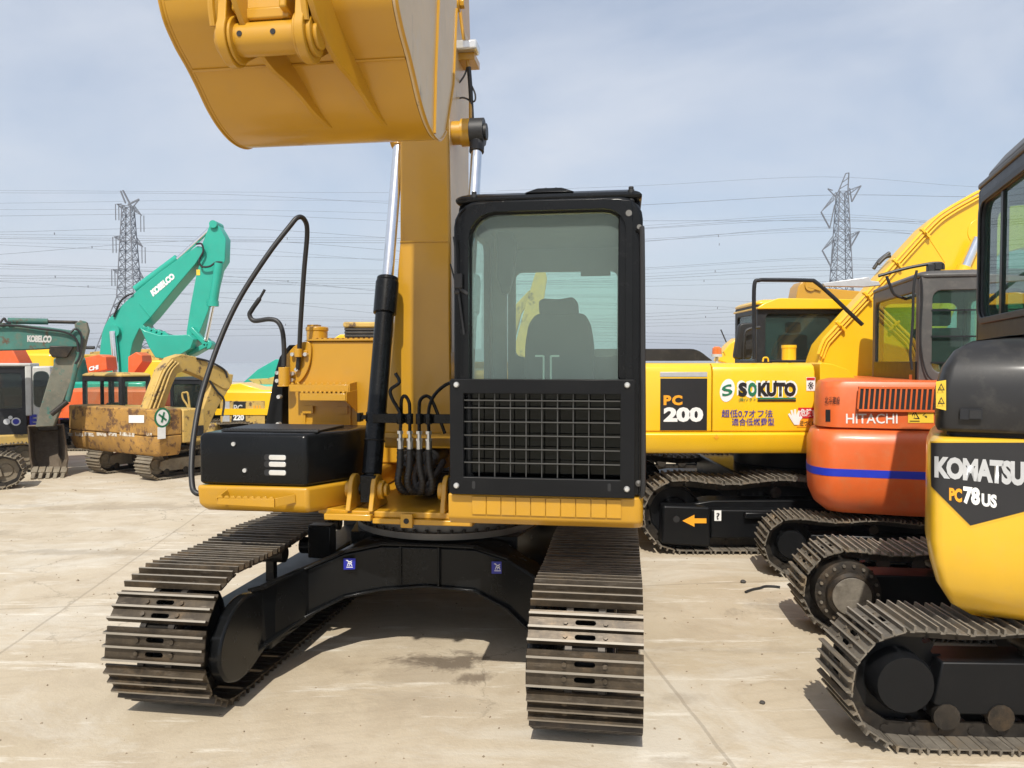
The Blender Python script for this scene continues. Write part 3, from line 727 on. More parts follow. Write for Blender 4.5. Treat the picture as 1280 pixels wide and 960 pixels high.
    cb.prism(filletpoly([(x0, 1.24), (-0.38, 1.24), (-0.38, 2.215), (-1.16, 2.215), (-1.22, 2.17), (x0, 2.0)], 0.03), 'y', 0.0, 1.35)
    cbo = cb.build('tank_cabinet', yellow, T, 0.012)
    c2 = MB(); c2.prism([(-1.18, 2.218), (-0.39, 2.218), (-0.39, 2.232), (-1.12, 2.232)], 'y', -0.02, 0.25)
    for i in range(16): c2.box(-1.10 + i * 0.043, -1.075 + i * 0.043, -0.02, 0.24, 2.2321, 2.24)
    c2.build('top_walkway', yellow, cbo)
    # rounded shoulder panel behind handrail brackets
    sp = MB()
    pl = [M.xz(*q_, -0.02) for q_ in ((357, 477), (357, 445), (372, 430), (388, 429), (388, 452), (381, 470), (370, 480))]
    sp.prism(smooth2(pl[1:] + [pl[0]], 4), 'y', -0.028, -0.003); sp.build('shoulder_panel', yellow, cbo, 0.004)
    cp = MB(); p = P(396.5, 428, 0.12); cp.lathe([(0.085, 2.20), (0.085, 2.30), (0.092, 2.305), (0.092, 2.33), (0.08, 2.335)], (p.x, 0.12, 0), 'z', 24); cp.box(p.x - 0.07, p.x + 0.02, 0.08, 0.16, 2.335, 2.352)
    cp.build('filler_neck', yellow, cbo, 0.003)
    for px, py, w, h in ((374, 442, 9, 6), (355.5, 470, 7, 11)):
        bk = MB()
        a = P(px - w, py + h, -0.06); b_ = P(px + w, py - h, -0.06)
        if w == 9: bk.prism(filletpoly([(a.x, a.z + .02), (b_.x, a.z + .02), (b_.x, b_.z - .01), (a.x, b_.z - .01)], 0.02), 'y', -0.045, -0.03); bk.cyl((P(px, py, -.06).x, -0.075, a.z + 0.01), (P(px, py, -.06).x, -0.075, b_.z), 0.032, 14)
        else: bk.cyl((P(px, py, -0.1).x, -0.1, a.z), (P(px, py, -0.1).x, -0.1, b_.z), 0.046, 16); bk.cyl((P(px, py, -0.1).x, -0.1, a.z - 0.012), (P(px, py, -0.1).x, -0.1, a.z), 0.055, 16)
        bk.build('rail_bracket', yellow, cbo, 0.003)
    bb = MB()
    for px, py in ((366, 443), (382, 443), (371, 462), (347, 466), (347, 476), (366, 467), (365, 475), (349, 496), (348, 530)):
        p = P(px, py, -0.05); bb.cyl(p + Vector((0, 0.03, 0)), p + Vector((0, -0.018, 0)), 0.016, 8)
    bb.each('bolt', boltm, cbo)
    # serrated steps
    for i, (ax, ay, bx, by, dep) in enumerate(((362, 487, 436, 481, 0.16), (375, 497, 432, 492, 0.24))):
        m = MB(); p0 = P(ax, ay, -dep); p1 = P(bx, by, -dep)
        m.box(p0.x, p1.x, -dep, -0.002, p1.z - 0.03, p1.z - 0.022)
        m.box(p0.x, p1.x, -dep - 0.006, -dep, p1.z - 0.055, p1.z)
        for k in range(10):
            x = p0.x + (p1.x - p0.x) * (k + .5) / 10; m.prism([(x - 0.014, p1.z), (x + 0.014, p1.z), (x + 0.007, p1.z + 0.016), (x - 0.007, p1.z + 0.016)], 'y', -dep - 0.006, -dep)
        m.prism([(-dep, p1.z - 0.06), (-0.002, p1.z - 0.16), (-0.002, p1.z + 0.02), (-dep, p1.z + 0.01)], 'x', p1.x, p1.x + 0.008)
        m.build('step', yellow, cbo, 0.002)
    rc = MB()
    a = P(380, 542, 0); b_ = P(436, 503, 0)
    rc.ring(rrect(a.x - 0.02, b_.x + 0.02, a.z, b_.z + .015, 0.001, 3), rrect(a.x + .02, b_.x - .02, a.z + .02, b_.z - .03, 0.001, 3), 'y', -0.016, 0.001)
    rc.box(a.x + .02, b_.x - .02, -0.012, 0.0, P(1, 532, 0).z, P(1, 523, 0).z)
    rc.box(a.x, a.x + 0.09, -0.03, -0.016, b_.z - 0.09, b_.z - 0.03); rc.box(b_.x - 0.09, b_.x, -0.03, -0.016, b_.z - 0.09, b_.z - 0.03)
    rc.build('step_recess', yellow, cbo, 0.002)
    # black curved side shield
    bs = MB(); pl = [(346, 430 + 104), (353, 534), (354, 470), (356, 450), (366, 431), (361, 431), (349, 446), (343, 466), (333, 520), (331, 534)]
    bs.prism([M.xz(x, y, 0.03) for x, y in pl], 'y', 0.03, 0.7); bs.build('side_shield', black_soft, T, 0.01)
    # ---- engine house and counterweight (behind)
    eh = MB(); eh.box(-0.36, 1.42, 0.35, 1.9, 1.24, 1.98); eh.box(-1.36, 1.42, 0.9, 1.9, 1.078, 1.235)
    eh.build('engine_hood', yellow, T, 0.05, 3)
    cw = MB(); n = 24; secs = []
    for z, dr in ((1.05, -0.12), (1.12, 0), (1.95, 0), (2.05, -0.08)):
        secs.append([(-1.40, 1.95, z)] + [((1.40 + dr) * math.sin(R(-90 + 180 * i / n)) , 1.95 + (0.85 + dr) * math.cos(R(-90 + 180 * i / n)) ** 0.6 if 0 < i < n else 1.95, z) for i in range(1, n)] + [(1.40, 1.95, z)])
    cw.loft(secs); cw.build('counterweight', yellow, T, 0.02)
    # ---- boom
    bm_ = MB(); secs = []
    for pyx, l, r_, yf, dp in ((560, 480, 566, -0.47, 0.55), (540, 480, 566, -0.50, 0.62), (500, 483, 564, -0.50, 0.68), (440, 489, 563, -0.50, 0.70), (300, 500, 562, -0.46, 0.70), (170, 500, 560, -0.44, 0.74), (0, 500, 559, -0.44, 0.85)):
        a = M.fy(l, pyx, yf); b_ = M.fy(r_, pyx, yf); xm = 0.0; hw = (b_.x - a.x) / 2; c = (a.x + b_.x) / 2
        secs.append([(a.x, yf, a.z), (b_.x, yf, a.z), (b_.x, yf + dp, a.z), (a.x, yf + dp, a.z)])
    x0, x1 = secs[-1][0][0], secs[-1][1][0]
    for yf, z, dp, dz in ((-0.60, 5.2, 0.9, 0.15), (-1.0, 5.75, 0.8, 0.5), (-1.9, 6.15, 0.30, 0.62), (-3.2, 6.2, 0.1, 0.45)):
        secs.append([(x0, yf, z), (x1, yf, z), (x1, yf + dp, z + dz), (x0, yf + dp, z + dz)])
    bm_.loft(secs); boom = bm_.build('boom', yellow, T, 0.012)
    sw_ = MB(); sw_.loft([[(q[1][0] + e, q[1][1] + 0.03, q[1][2]), (q[1][0] + e, q[2][1] - 0.03, q[2][2])] + [(q[1][0] + e2, q[2][1] - 0.03, q[2][2]), (q[1][0] + e2, q[1][1] + 0.03, q[1][2])] for q in secs[3:7] for e, e2 in ((0.001, 0.006),)]); sw_.build('side_sheen', sheen_side, boom)  # added thin sheet carrying the painted reflection on the boom side
    wd = MB(); z = M.fy(530, 302, -0.46).z; wd.tube([(-0.245, -0.462, z), (0.112, -0.462, z)], 0.007, 6); z = 1.50; wd.box(-0.36, 0.15, -0.53, -0.502, 1.50, 1.53)
    wd.build('weld_seam', yellow, boom)
    # pin boss on top of the boom cylinders
    zp = 3.735; yp = -0.30
    pb = MB(); pb.cyl((-0.33, yp, zp), (0.25, yp, zp), 0.085, 24); pb.cyl((0.18, yp, zp), (0.245, yp, zp), 0.10, 24); pb.build('boom_pin_boss', yellow, boom)
    for s in (-1, 1):
        x = s * 0.297
        cy = MB()
        p0 = Vector((x, -1.0, 1.20)); p1 = Vector((x, yp, zp)); d = (p1 - p0).normalized(); ln = (p1 - p0).length
        cy.cyl(p0 + d * 0.10, p0 + d * 1.46, 0.066, 28); cy.cyl(p0 + d * 0.02, p0 + d * 0.20, 0.05, 20)
        cy.box(x - 0.052, x + 0.052, -1.06, -0.93, 1.12, 1.30)
        cy.cyl(p0 + d * 1.23, p0 + d * 1.47, 0.082, 28); cy.cyl(p0 + d * 1.47, p0 + d * 1.50, 0.076, 28); cy.cyl(p0 + d * 0.32, p0 + d * 0.335, 0.072, 28)
        bar_ = cy.build('boom_cylinder', black, T, 0.006)
        rd = MB(); rd.cyl(p0 + d * 1.5, p1 - d * 0.07, 0.041, 24); rd.build('rod', chrome, bar_)
        ey = MB(); ey.cyl((x - 0.05, yp, zp), (x + 0.05, yp, zp), 0.10, 24); ey.cyl(p1 - d * (0.16 if s > 0 else 0.09), p1 - d * 0.05, 0.055, 16); ey.cyl((x + 0.05, yp, zp), (x + 0.07, yp, zp), 0.06, 16)
        ey.build('rod_eye', rubber if s > 0 else yellow, bar_)
        
        pn = MB(); pn.cyl((x - 0.07, -1.0, 1.20), (x + 0.07, -1.0, 1.20), 0.04, 16); pn.build('pin', black, bar_)
        # clamp bracket and tubes
        ck = MB(); z = M.fy(460, 522, -0.92).z; sx = 1 if s < 0 else -1; yb = p0.y + d.y * (z - 1.2) / d.z
        ck.cyl(Vector((x, yb, z - 0.03)), Vector((x, yb + 0.012, z + 0.03)), 0.074, 24)
        ck.box(min(x, x + sx * 0.26), max(x, x + sx * 0.26), yb - 0.085, yb - 0.06, z - 0.032, z + 0.03); ck.box(x - sx * 0.11 - 0.012, x - sx * 0.11 + 0.012, yb - 0.05, yb + 0.02, z - 0.03, z + 0.03); ck.bar((x - sx * 0.05, yb - 0.02, z), (x - sx * 0.12, yb - 0.02, z), 0.03, 0.03)
        for k in (0, 1): ck.cyl((x + sx * (0.20 + 0.065 * k) - (0 if s < 0 else 0), yb - 0.11, z - 0.035), (x + sx * (0.20 + 0.065 * k), yb - 0.11, z + 0.035), 0.024, 10)
        ck.build('clamp_bracket', black, bar_, 0.003)
        tbm = MB(); xa = x + sx * 0.20; xb = x + sx * 0.265; yq = yb - 0.11
        if s < 0:
            tbm.tube(smoothpath([(xa, yq, z - 0.09), (xa, yq, z + 0.03), (xa - 0.06, yq + .02, z + 0.13), (xa - 0.075, yq + .03, z + 0.19), (xa - 0.02, yq + .05, z + 0.24), (xa - 0.05, yq + .06, z + 0.30)], 5), 0.012, 8)
            tbm.tube(smoothpath([(xb, yq, z - 0.09), (xb, yq, z + 0.05), (xb - 0.005, yq, z + 0.11), (xb - 0.035, yq + .01, z + 0.15), (xb - 0.065, yq + .03, z + 0.12), (xb - 0.075, yq + .06, z + 0.0)], 5), 0.012, 8)
        else:
            tbm.tube(smoothpath([(xb, yq, z - 0.09), (xb, yq, z + 0.07), (xb + 0.012, yq, z + 0.13), (xb + 0.05, yq + .02, z + 0.15), (xb + 0.09, yq + .03, z + 0.10), (xb + 0.16, yq + .06, z - 0.1)], 5), 0.012, 8)
            tbm.tube(smoothpath([(xa, yq, z - 0.09), (xa, yq, z + 0.06), (xa + 0.04, yq, z + 0.16), (xa + 0.12, yq + .02, z + 0.23), (xa + 0.17, yq + .03, z + 0.22), (xa + 0.19, yq + .05, z + 0.05)], 5), 0.012, 8)
        tbm.build('oil_pipe', black, bar_)
        fm = MB()
        for xx in (xa, xb):
            fm.cyl((xx, yq, z - 0.08), (xx, yq, z - 0.10), 0.022, 6); fm.cyl((xx, yq, z - 0.10), (xx, yq, z - 0.13), 0.014, 10); fm.cyl((xx, yq, z - 0.13), (xx, yq, z - 0.145), 0.024, 6); fm.cyl((xx, yq, z - 0.145), (xx, yq, z - 0.20), 0.021, 14)
        fm.build('hose_fitting', zinc, bar_)
        for j, xx in enumerate((xa, xb)):
            hs = MB(); e = 0.03 * s
            path = smoothpath([(xx, yq, z - 0.20), (xx - 0.004 * sx, yq, z - 0.32), (xx - 0.02 * sx, yq + 0.01, z - 0.42), (xx + sx * 0.0, yq + 0.05, z - 0.485), (xx + sx * 0.05, yq + 0.13, z - 0.50), (xx + sx * 0.10, yq + 0.25, z - 0.43), (xx + sx * 0.12, yq + 0.45, z - 0.34)], 14)
            hs.tube(path, [0.021 + 0.004 * (0.5 + 0.5 * math.sin(i * 1.9)) for i in range(len(path))], 10)
            hs.build('wrapped_hose', rubber, T)
    # swivel cluster in the well
    sw = MB(); sw.box(-0.22, 0.22, 0.05, 0.1, 1.08, 1.75)
    sw.build('well_plate', dark, T)
    rc2 = MB(); rc2.box(-0.224, 0.224, -0.10, -0.08, 1.22, 1.50); rc2.build('boom_foot_cover', yellow, T, 0.004)
    for px, py in ((508, 573), (536, 573)):
        m = MB(); p = M.fy(px, py, -0.5); m.lathe([(0.0, 0), (0.02, 0), (0.03, 0.012), (0.055, 0.0), (0.062, 0.012), (0.062, 0.38)], (p.x, -0.5, p.z), 'y', 24); m.build('boom_foot_pin', rubber, T)
    ct = MB()
    for i in range(7):
        a = random.uniform(-0.16, 0.16); ct.tube(smoothpath([(a, -0.35, 1.30 + random.uniform(-.1, .05)), (a * 0.5 + 0.03, -0.55, 1.18), (random.uniform(-0.15, 0.15), -0.62, 1.12), (random.uniform(-0.1, 0.1), -0.3, 1.10)], 6), 0.02, 8)
    ct.cyl((-0.16, -0.45, 1.26), (0.16, -0.45, 1.26), 0.016, 8); ct.lathe([(0.02, 1.08), (0.13, 1.08), (0.13, 1.16), (0.09, 1.2), (0.02, 1.2)], (0, -0.35, 0), 'z', 20)
    ct.build('swivel_hose', rubber, T)
    # ---- stick, link and bucket
    stk = MB()
    def sec(y, z, h, d): return [(-h, y, z), (h, y, z), (h, y + d, z + 0.02), (-h, y + d, z + 0.02)]
    stk.loft([sec(-2.62, 4.02, 0.15, 0.26), sec(-2.9, 4.6, 0.15, 0.4), sec(-3.25, 5.6, 0.15, 0.75), sec(-3.6, 6.3, 0.15, 1.0), sec(-3.8, 6.9, 0.15, 0.6)])
    stick = stk.build('stick', yellow, T, 0.012)
    bu = MB()
    prof = [(-2.93, 4.02), (-3.02, 3.80), (-3.02, 3.6), (-2.992, 3.446), (-2.918, 3.417 - .03), (-2.84, 3.33), (-2.75, 3.262), (-2.65, 3.20), (-2.56, 3.15), (-2.45, 3.112), (-2.35, 3.105), (-2.24, 3.13), (-2.136, 3.192)]
    prof = [(-2.90, 4.05), (-3.01, 3.85), (-3.03, 3.65), (-2.985, 3.47), (-2.90, 3.375), (-2.80, 3.31), (-2.72, 3.25), (-2.64, 3.185), (-2.55, 3.135), (-2.45, 3.105), (-2.34, 3.10), (-2.24, 3.125), (-2.15, 3.185)]
    pr = smooth2(prof, 5); inner = []
    for i, (y, z) in enumerate(pr):
        a = Vector(pr[max(i - 1, 0)]); b2 = Vector(pr[min(i + 1, len(pr) - 1)]); t = (b2 - a).normalized(); inner.append((y - t.y * 0.022 , z + t.x * 0.022))
    loop = pr + inner[::-1]
    bu.loft([[(x, y, z) for y, z in loop] for x in (-0.47, -0.455, 0.455, 0.47)])
    bucket = bu.build('bucket', yellow, T, 0, 2, 28)
    for s in (-1, 1):
        sd = MB(); sidep = pr + [(-2.12, 3.19), (-2.04, 3.33), (-1.96, 3.5), (-1.90, 3.72), (-1.88, 3.95), (-1.95, 4.05), (-2.25, 4.12), (-2.6, 4.12), (-2.85, 4.09)]
        sd.prism(sidep, 'x', s * 0.471, s * 0.489); so = sd.build('side_plate', sheen_side if s > 0 else yellow, bucket, 0.004)  # only the right plate gets the painted grazing sheen
        ed = MB(); ed.tube([(s * 0.49, y, z) for y, z in pr[8:]], 0.007, 6); ed.tube([(s * 0.492, -2.39, 3.11), (s * 0.492, -2.36, 3.4), (s * 0.492, -2.28, 3.9)], 0.009, 6); ed.tube([(s * 0.492, -2.14, 3.2), (s * 0.492, -1.98, 3.48), (s * 0.492, -1.90, 3.9)], 0.007, 6); ed.build('side_weld', yellow, so)
    ws = MB(); zw = 3.30
    ws.tube([(-0.47, -2.792, 3.300), (0.47, -2.792, 3.300)], 0.006, 6); ws.tube([(-0.47, -3.005, 3.52), (0.47, -3.005, 3.52)], 0.006, 6); ws.each('weld_seam', yellow, bucket)
    lip = MB(); lip.bar((0, -2.20, 3.152), (0, -2.08, 3.26), 0.93, 0.03); lip.build('cutting_edge', yellow, bucket)
    # gussets running down the back
    for x0, x1 in ((-0.10, 0.03), (0.20, 0.29)):
        g = MB(); secs = []; seq = [p for p in pr if p[1] < 3.62 and p[0] < -2.50]
        n = len(seq)
        for i, (y, z) in enumerate(seq):
            u = i / (n - 1); h = 0.22 * (1 - u) ** 1.3 + 0.004; x = x0 + (x1 - x0) * u
            a = Vector(seq[max(i - 1, 0)]); b2 = Vector(seq[min(i + 1, n - 1)]); t = (b2 - a).normalized(); N = Vector((t.y, -t.x)) 
            if N.x > 0: N = -N
            q0 = Vector((y, z)); q1 = q0 + N * h
            secs.append([(x - 0.016, q0.x, q0.y), (x + 0.016, q0.x, q0.y), (x + 0.011, q1.x, q1.y), (x - 0.011, q1.x, q1.y)])
        g.loft(secs); g.build('gusset', yellow, bucket, 0.004)
    # ears with pin boss
    bz = 3.298; by = -3.06
    ln = MB(); ln.cyl((-0.13, by, bz), (0.15, by, bz), 0.062, 32)
    ln.box(-0.11, 0.10, by - 0.03, by + 0.05, bz + 0.065, bz + 0.11); ln.bar((-0.10, by - 0.02, bz + 0.08), (-0.10, by + 0.1, bz + 0.9), 0.03, 0.10, (0, 1, 0)); ln.bar((0.09, by - 0.02, bz + 0.08), (0.09, by + 0.1, bz + 0.9), 0.03, 0.10, (0, 1, 0)); ln.bar((0, by, bz + 0.1), (0, by + 0.12, bz + 0.9), 0.2, 0.05, (0, 1, 0))
    lk = ln.build('bucket_link', yellow, T, 0.008)
    for s in (-1, 1):
        x = -0.145 if s < 0 else 0.165
        e = MB(); pts = [(by + 0.10 * math.cos(R(t)), bz + 0.10 * math.sin(R(t))) for t in range(150, 331, 15)] + [(-2.84, 3.33), (-2.96, 3.7), (-3.10, 3.78)]
        e.prism(pts, 'x', x - 0.018, x + 0.018); e.cyl((x + s * 0.018, by, bz), (x + s * 0.036, by, bz), 0.075, 28); e.cyl((x + s * 0.036, by, bz), (x + s * 0.052, by, bz), 0.052, 24)
        e.cyl((x - s * 0.019, by, bz), (x - s * 0.032, by, bz), 0.088, 28)
        e.build('pin_ear', yellow, bucket, 0.004)
        st2 = MB(); st2.tube(smoothpath([(s * 0.185, by - 0.07, bz + 0.03), (s * 0.18, by - 0.09, bz + 0.14), (s * 0.14, by - 0.06, bz + 0.28)], 5), 0.014, 8); st2.build('guard_strap', yellow, bucket)
    hl = MB()
    for x in (-0.085, 0.05): hl.cyl((x, by - 0.064, bz + 0.0), (x, by - 0.05, bz), 0.011, 10)
    hl.each('grease_hole', dark, lk)
    # lamp and hoses on the boom side
    lb = MB(); p = M.fy(581, 72, -0.05); lb.box(p.x - 0.09, p.x + 0.085, -0.10, 0.12, p.z - 0.035, p.z + 0.02); lo = lb.build('lamp_bracket', yellow, boom, 0.004)
    l2 = MB(); p = M.fy(583, 62, -0.05); l2.box(p.x - 0.10, p.x + 0.10, -0.16, -0.01, p.z - 0.04, p.z + 0.035); l2.build('boom_lamp', lensm, lo, 0.015)
    hh = MB()
    for pts in ([(574, 0, -.1), (577, 30, -.1), (581, 56, -.1), (586, 90, -.05), (588, 120, -.05), (588, 148, -.1)], [(562, 0, .1), (568, 60, .1), (573, 150, .1), (575, 240, .1), (568, 330, .1)], [(566, 0, .25), (574, 80, .25), (580, 160, .25), (580, 230, .25)]):
        hh.tube(smoothpath([M.fy(*p_[:2], p_[2]) for p_ in pts], 6), 0.013, 8)
    hh.build('boom_hose', yellow, boom)
    h3 = MB()
    h3.tube(smoothpath([M.fy(*p_, -.06) for p_ in ((584, 84), (580, 95), (571, 106), (562, 107))], 6), 0.008, 6); h3.tube(smoothpath([M.fy(*p_, -.06) for p_ in ((563, 128), (578, 122), (592, 127), (594, 118), (588, 104))], 6), 0.007, 6)
    h3.tube(smoothpath([M.fy(*p_, -.06) for p_ in ((586, 84), (588, 110), (590, 150))], 6), 0.017, 8)
    h3.build('lamp_cable', rubber, boom)
    # bucket cylinder seen at the top right corner of bucket
    bc = MB(); p = M.fy(558, 6, -1.0); bc.cyl((p.x - 0.07, -1.0, p.z), (p.x + 0.09, -1.0, p.z), 0.05, 18); bc.cyl((p.x + 0.09, -1.0, p.z), (p.x + 0.12, -1.0, p.z), 0.032, 6); bc.bar((p.x, -1.0, p.z), (p.x - 0.05, -0.7, p.z + 0.9), 0.04, 0.1)
    bc.build('link_pin', yellow, boom, 0.004)
    return T
MAIN = main_excavator()

# ================================================================ main cab
def main_cab(T):
    Y = -1.72
    C = MB()
    def X(px, py): return M.fy(px, py, Y)
    xl, xr, zt = 0.430, 1.466, 2.965
    wl_, wr_, wt, wb = X(589, 400).x, X(780, 400).x, X(685, 266).z, X(685, 476).z - 0.05
    # frame: front ring
    f = MB()
    f.ring(rrect(xl, xr, 1.32, zt - 0.03, (0.01, 0.01, 0.12, 0.14), 6), rrect(wl_, wr_, 1.40, wt, (0.03, 0.03, 0.11, 0.14), 6), 'y', Y, Y + 0.09)
    cab = f.build('cab', black, T, 0.022, 3)
    mo = MB()   # raised moulding round the windscreen
    mo.ring(rrect(wl_ - 0.055, wr_ + 0.045, 1.9, wt + 0.06, (0.02, 0.02, 0.14, 0.17), 6), rrect(wl_ - 0.008, wr_ + 0.008, 1.9, wt + 0.008, (0.02, 0.02, 0.115, 0.145), 6), 'y', Y - 0.035, Y + 0.0)
    mo.build('windscreen_frame', black, cab, 0.012, 3)
    pl = MB()   # right pillar outer strip
    pl.prism(rrect(xr - 0.13, xr - 0.055, 1.95, zt - 0.05, 0.02, 4), 'y', Y - 0.018, Y - 0.001); pl.build('pillar_strip', black, cab, 0.008)
    # side walls with window openings
    D = 1.62
    for s, x0 in ((-1, xl), (1, xr - 0.06)):
        w = MB()
        w.ring(rrect(Y + 0.09, Y + D, 1.25, zt - 0.03, (0.02, 0.05, 0.15, 0.03), 6), rrect(Y + 0.18, Y + 0.86, 1.45 if s < 0 else 1.95, zt - 0.15, (0.05, 0.05, 0.06, 0.12), 6), 'x', x0 + (0.012 if s < 0 else 0), x0 + (0.06 if s < 0 else 0.048))
        so = w.build('side_panel', black if s > 0 else black_soft, cab, 0.01)
        w2 = MB(); w2.prism(rrect(Y + 0.17, Y + 0.87, 1.44 if s < 0 else 1.94, zt - 0.14, 0.06, 6), 'x', x0 + 0.022, x0 + 0.028); w2.build('side_window', glass_rear, cab)
    lh = MB(); lh.prism(rrect(Y + 0.93, Y + 1.5, 1.25, zt - 0.06, 0.02, 4), 'x', xl + 0.0605, xl + 0.068); lh.build('inner_lining', headliner, cab)
    # rear wall
    yr = Y + D
    a = M.fy(645, 430, yr); b_ = M.fy(772, 339, yr)
    w = MB(); w.ring(rrect(xl + 0.07, xr - 0.055, 1.25, zt - 0.045, 0.03, 6), rrect(a.x, b_.x, a.z - 0.10, b_.z, 0.05, 6), 'y', yr - 0.06, yr); w.build('rear_wall', headliner, cab)
    w = MB(); w.prism(rrect(a.x - 0.01, b_.x + 0.01, a.z - 0.11, b_.z + 0.01, 0.05, 6), 'y', yr - 0.034, yr - 0.028); w.build('rear_window', glass_rear, cab)
    # roof
    r = MB()
    r.loft([[(x, y, z) for x, y in ((xl + i, Y + 0.02 + i), (xr - i, Y + 0.02 + i), (xr - i, Y + D - i), (xl + i, Y + D - i))] for z, i in ((zt - 0.045, 0.03), (zt - 0.03, 0.0), (zt + 0.0, 0.01), (zt + 0.022, 0.06))])
    r.build('roof', black, cab, 0.018, 3)
    h = MB(); a = X(666, 240); b_ = X(705, 236); h.loft([[(x, y, z) for x, y in ((a.x - i, Y + 0.06 - i * .3), (b_.x + i, Y + 0.06 - i * .3), (b_.x + i, Y + 0.25), (a.x - i, Y + 0.25))] for z, i in ((zt + 0.015, 0.05), (zt + 0.035, 0.0), (zt + 0.042, -0.02))])
    for px in (680, 693): p = X(px, 237); h.cyl((p.x, Y + 0.1, zt + 0.04), (p.x, Y + 0.1, zt + 0.05), 0.008, 8)
    h.build('roof_hatch', black, cab, 0.008)
    for px in (590.5, 789): pg = MB(); p = X(px, 240); pg.cyl((p.x, Y + 0.05, zt - 0.09), (p.x, Y + 0.05, zt + 0.015), 0.018, 14); pg.cyl((p.x, Y + 0.05, zt + 0.015), (p.x, Y + 0.05, zt + 0.03), 0.014, 14); pg.build('roof_peg', rubber, cab, 0.003)
    ln = MB(); ln.box(xl + 0.07, xr - 0.06, Y + 0.1, yr - 0.07, zt - 0.075, zt - 0.05); ln.build('headliner', headliner, cab)
    # windscreen
    g = MB(); g.prism(rrect(wl_ - 0.01, wr_ + 0.01, 1.935, wt + 0.01, (0.03, 0.03, 0.12, 0.15), 8), 'y', Y + 0.03, Y + 0.036); g.build('windscreen', glass_main, cab)
    g = MB(); g.box(wl_, wr_, Y + 0.03, Y + 0.036, 1.40, 1.93); g.build('lower_window', glass_low, cab)
    # wiper and latch on the left pillar
    wp = MB()
    wp.tube(smoothpath([M.fy(*p, Y - 0.06) for p in ((567, 296), (569, 312), (570, 340), (574, 372), (580, 418))], 5), 0.006, 6)
    wp.tube(smoothpath([M.fy(*p, Y - 0.05) for p in ((563, 330), (569, 352), (572, 362))], 5), 0.005, 6)
    wp.build('wiper', rubber, cab)
    la = MB(); a = X(573, 355); la.box(a.x - 0.01, a.x + 0.035, Y - 0.07, Y - 0.036, a.z - 0.03, a.z + 0.05); la.bar(a + Vector((0, -0.05, -0.02)), a + Vector((0.06, -0.03, -0.06)), 0.014, 0.02); la.cyl(a + Vector((-0.01, -0.06, -0.05)), a + Vector((0.02, -0.06, -0.05)), 0.014, 8); la.build('wiper_motor', rubber, cab, 0.004)
    # bolts on pillar
    bo = MB()
    for px, py in ((786, 268), (799, 285)): p = X(px, py); bo.cyl(p + Vector((0, -0.018, 0)), p + Vector((0, -0.04, 0)), 0.017 if px == 786 else 0.013, 12)
    for px in (629, 648, 723, 742): p = X(px, 253.5); bo.cyl((p.x, Y - 0.002, p.z), (p.x, Y - 0.008, p.z), 0.007, 8)
    bo.each('pillar_bolt', dirty_grey, cab)
    # right handrail
    rl = MB(); rl.tube(smoothpath([X(797, 288), X(801, 290) + Vector((0, -.03, 0)), X(802.5, 300) + Vector((0, -.04, 0)), X(803.5, 450) + Vector((0, -.04, 0)), X(803.8, 600) + Vector((0, -.04, 0)), X(801, 618) + Vector((0, -.02, 0))], 5), 0.014, 8); rl.build('grab_rail', rubber, cab)
    # guard frame with mesh
    yg = Y - 0.075
    a = M.fy(562.5, 617.5, yg); b_ = M.fy(794, 474.5, yg)
    i0 = M.fy(579.5, 596, yg); i1 = M.fy(775.5, 493, yg)
    gm = MB(); gm.ring(rrect(a.x, b_.x, a.z, b_.z, 0.012, 4), rrect(i0.x, i1.x, i0.z, i1.z, 0.004, 4), 'y', yg, yg + 0.03)
    gm.box(a.x, a.x + 0.02, yg + 0.03, Y, a.z, b_.z); gm.box(b_.x - 0.02, b_.x, yg + 0.03, Y, a.z, b_.z)
    gd = gm.build('front_guard', black_soft, cab, 0.004)
    wr2 = MB()
    for i in range(9):
        px = 579.5 + 19.6 * (i + 1); p = M.fy(px, 500, yg + 0.034); wr2.cyl((p.x, yg + 0.026, i0.z - 0.01), (p.x, yg + 0.026, i1.z + 0.01), 0.0032, 6)
    wh = MB()
    for py in (501, 510.5, 528, 545.2, 562.4, 579.6):
        p = M.fy(680, py, yg + 0.02); wh.cyl((i0.x - .01, yg + 0.016, p.z), (i1.x + .01, yg + 0.016, p.z), 0.0034, 6)
    wr2.each('mesh_wire', wire_steel, gd); wh.each('mesh_wire', wire_steel, gd)
    for px, py in ((570.5, 481), (784, 481.5), (570.5, 607), (783.5, 611.5)):
        m = MB(); p = M.fy(px, py, yg); m.lathe([(0.0, -0.014), (0.011, -0.013), (0.016, -0.006), (0.0165, 0.002)], p, 'y', 16); m.build('guard_bolt', boltm, gd)
    sl = MB()
    for px, py in ((592, 606), (761.5, 609)): p = M.fy(px, py, yg); sl.prism(rrect(p.x - 0.009, p.x + 0.009, p.z - 0.022, p.z + 0.02, 0.008, 4), 'y', yg - 0.0012, yg + 0.001)
    sl.each('slot', dark, gd)
    lb = MB(); p = X(798, 604); lb.lathe([(0.0, -0.02), (0.016, -0.015), (0.018, 0.01)], p, 'y', 14); lb.build('lock_knob', dirty_grey, cab)
    # base skirt, yellow with raised pads
    sk = MB(); z0, z1 = 1.145, 1.318
    def pl_(o, r=0.05): return filletpoly([(0.405 - 0, Y - 0.03 - o), (1.475, Y - 0.03 - o), (1.475, Y + D), (0.405, Y + D)], [0.01, 0.06, 0.01, 0.01], 4)
    sk.loft([[(x, y, z) for x, y in pl_(o)] for z, o in ((z0, -0.05), (z0 + 0.035, -0.005), (z0 + 0.05, 0.0), (z1, 0.0))])
    sko = sk.build('cab_base', yellow, T, 0.008)
    pd = MB(); a = M.fy(589.5, 643, Y - 0.04); b_ = M.fy(777, 625, Y - 0.04); n = 10; w = (b_.x - a.x) / n
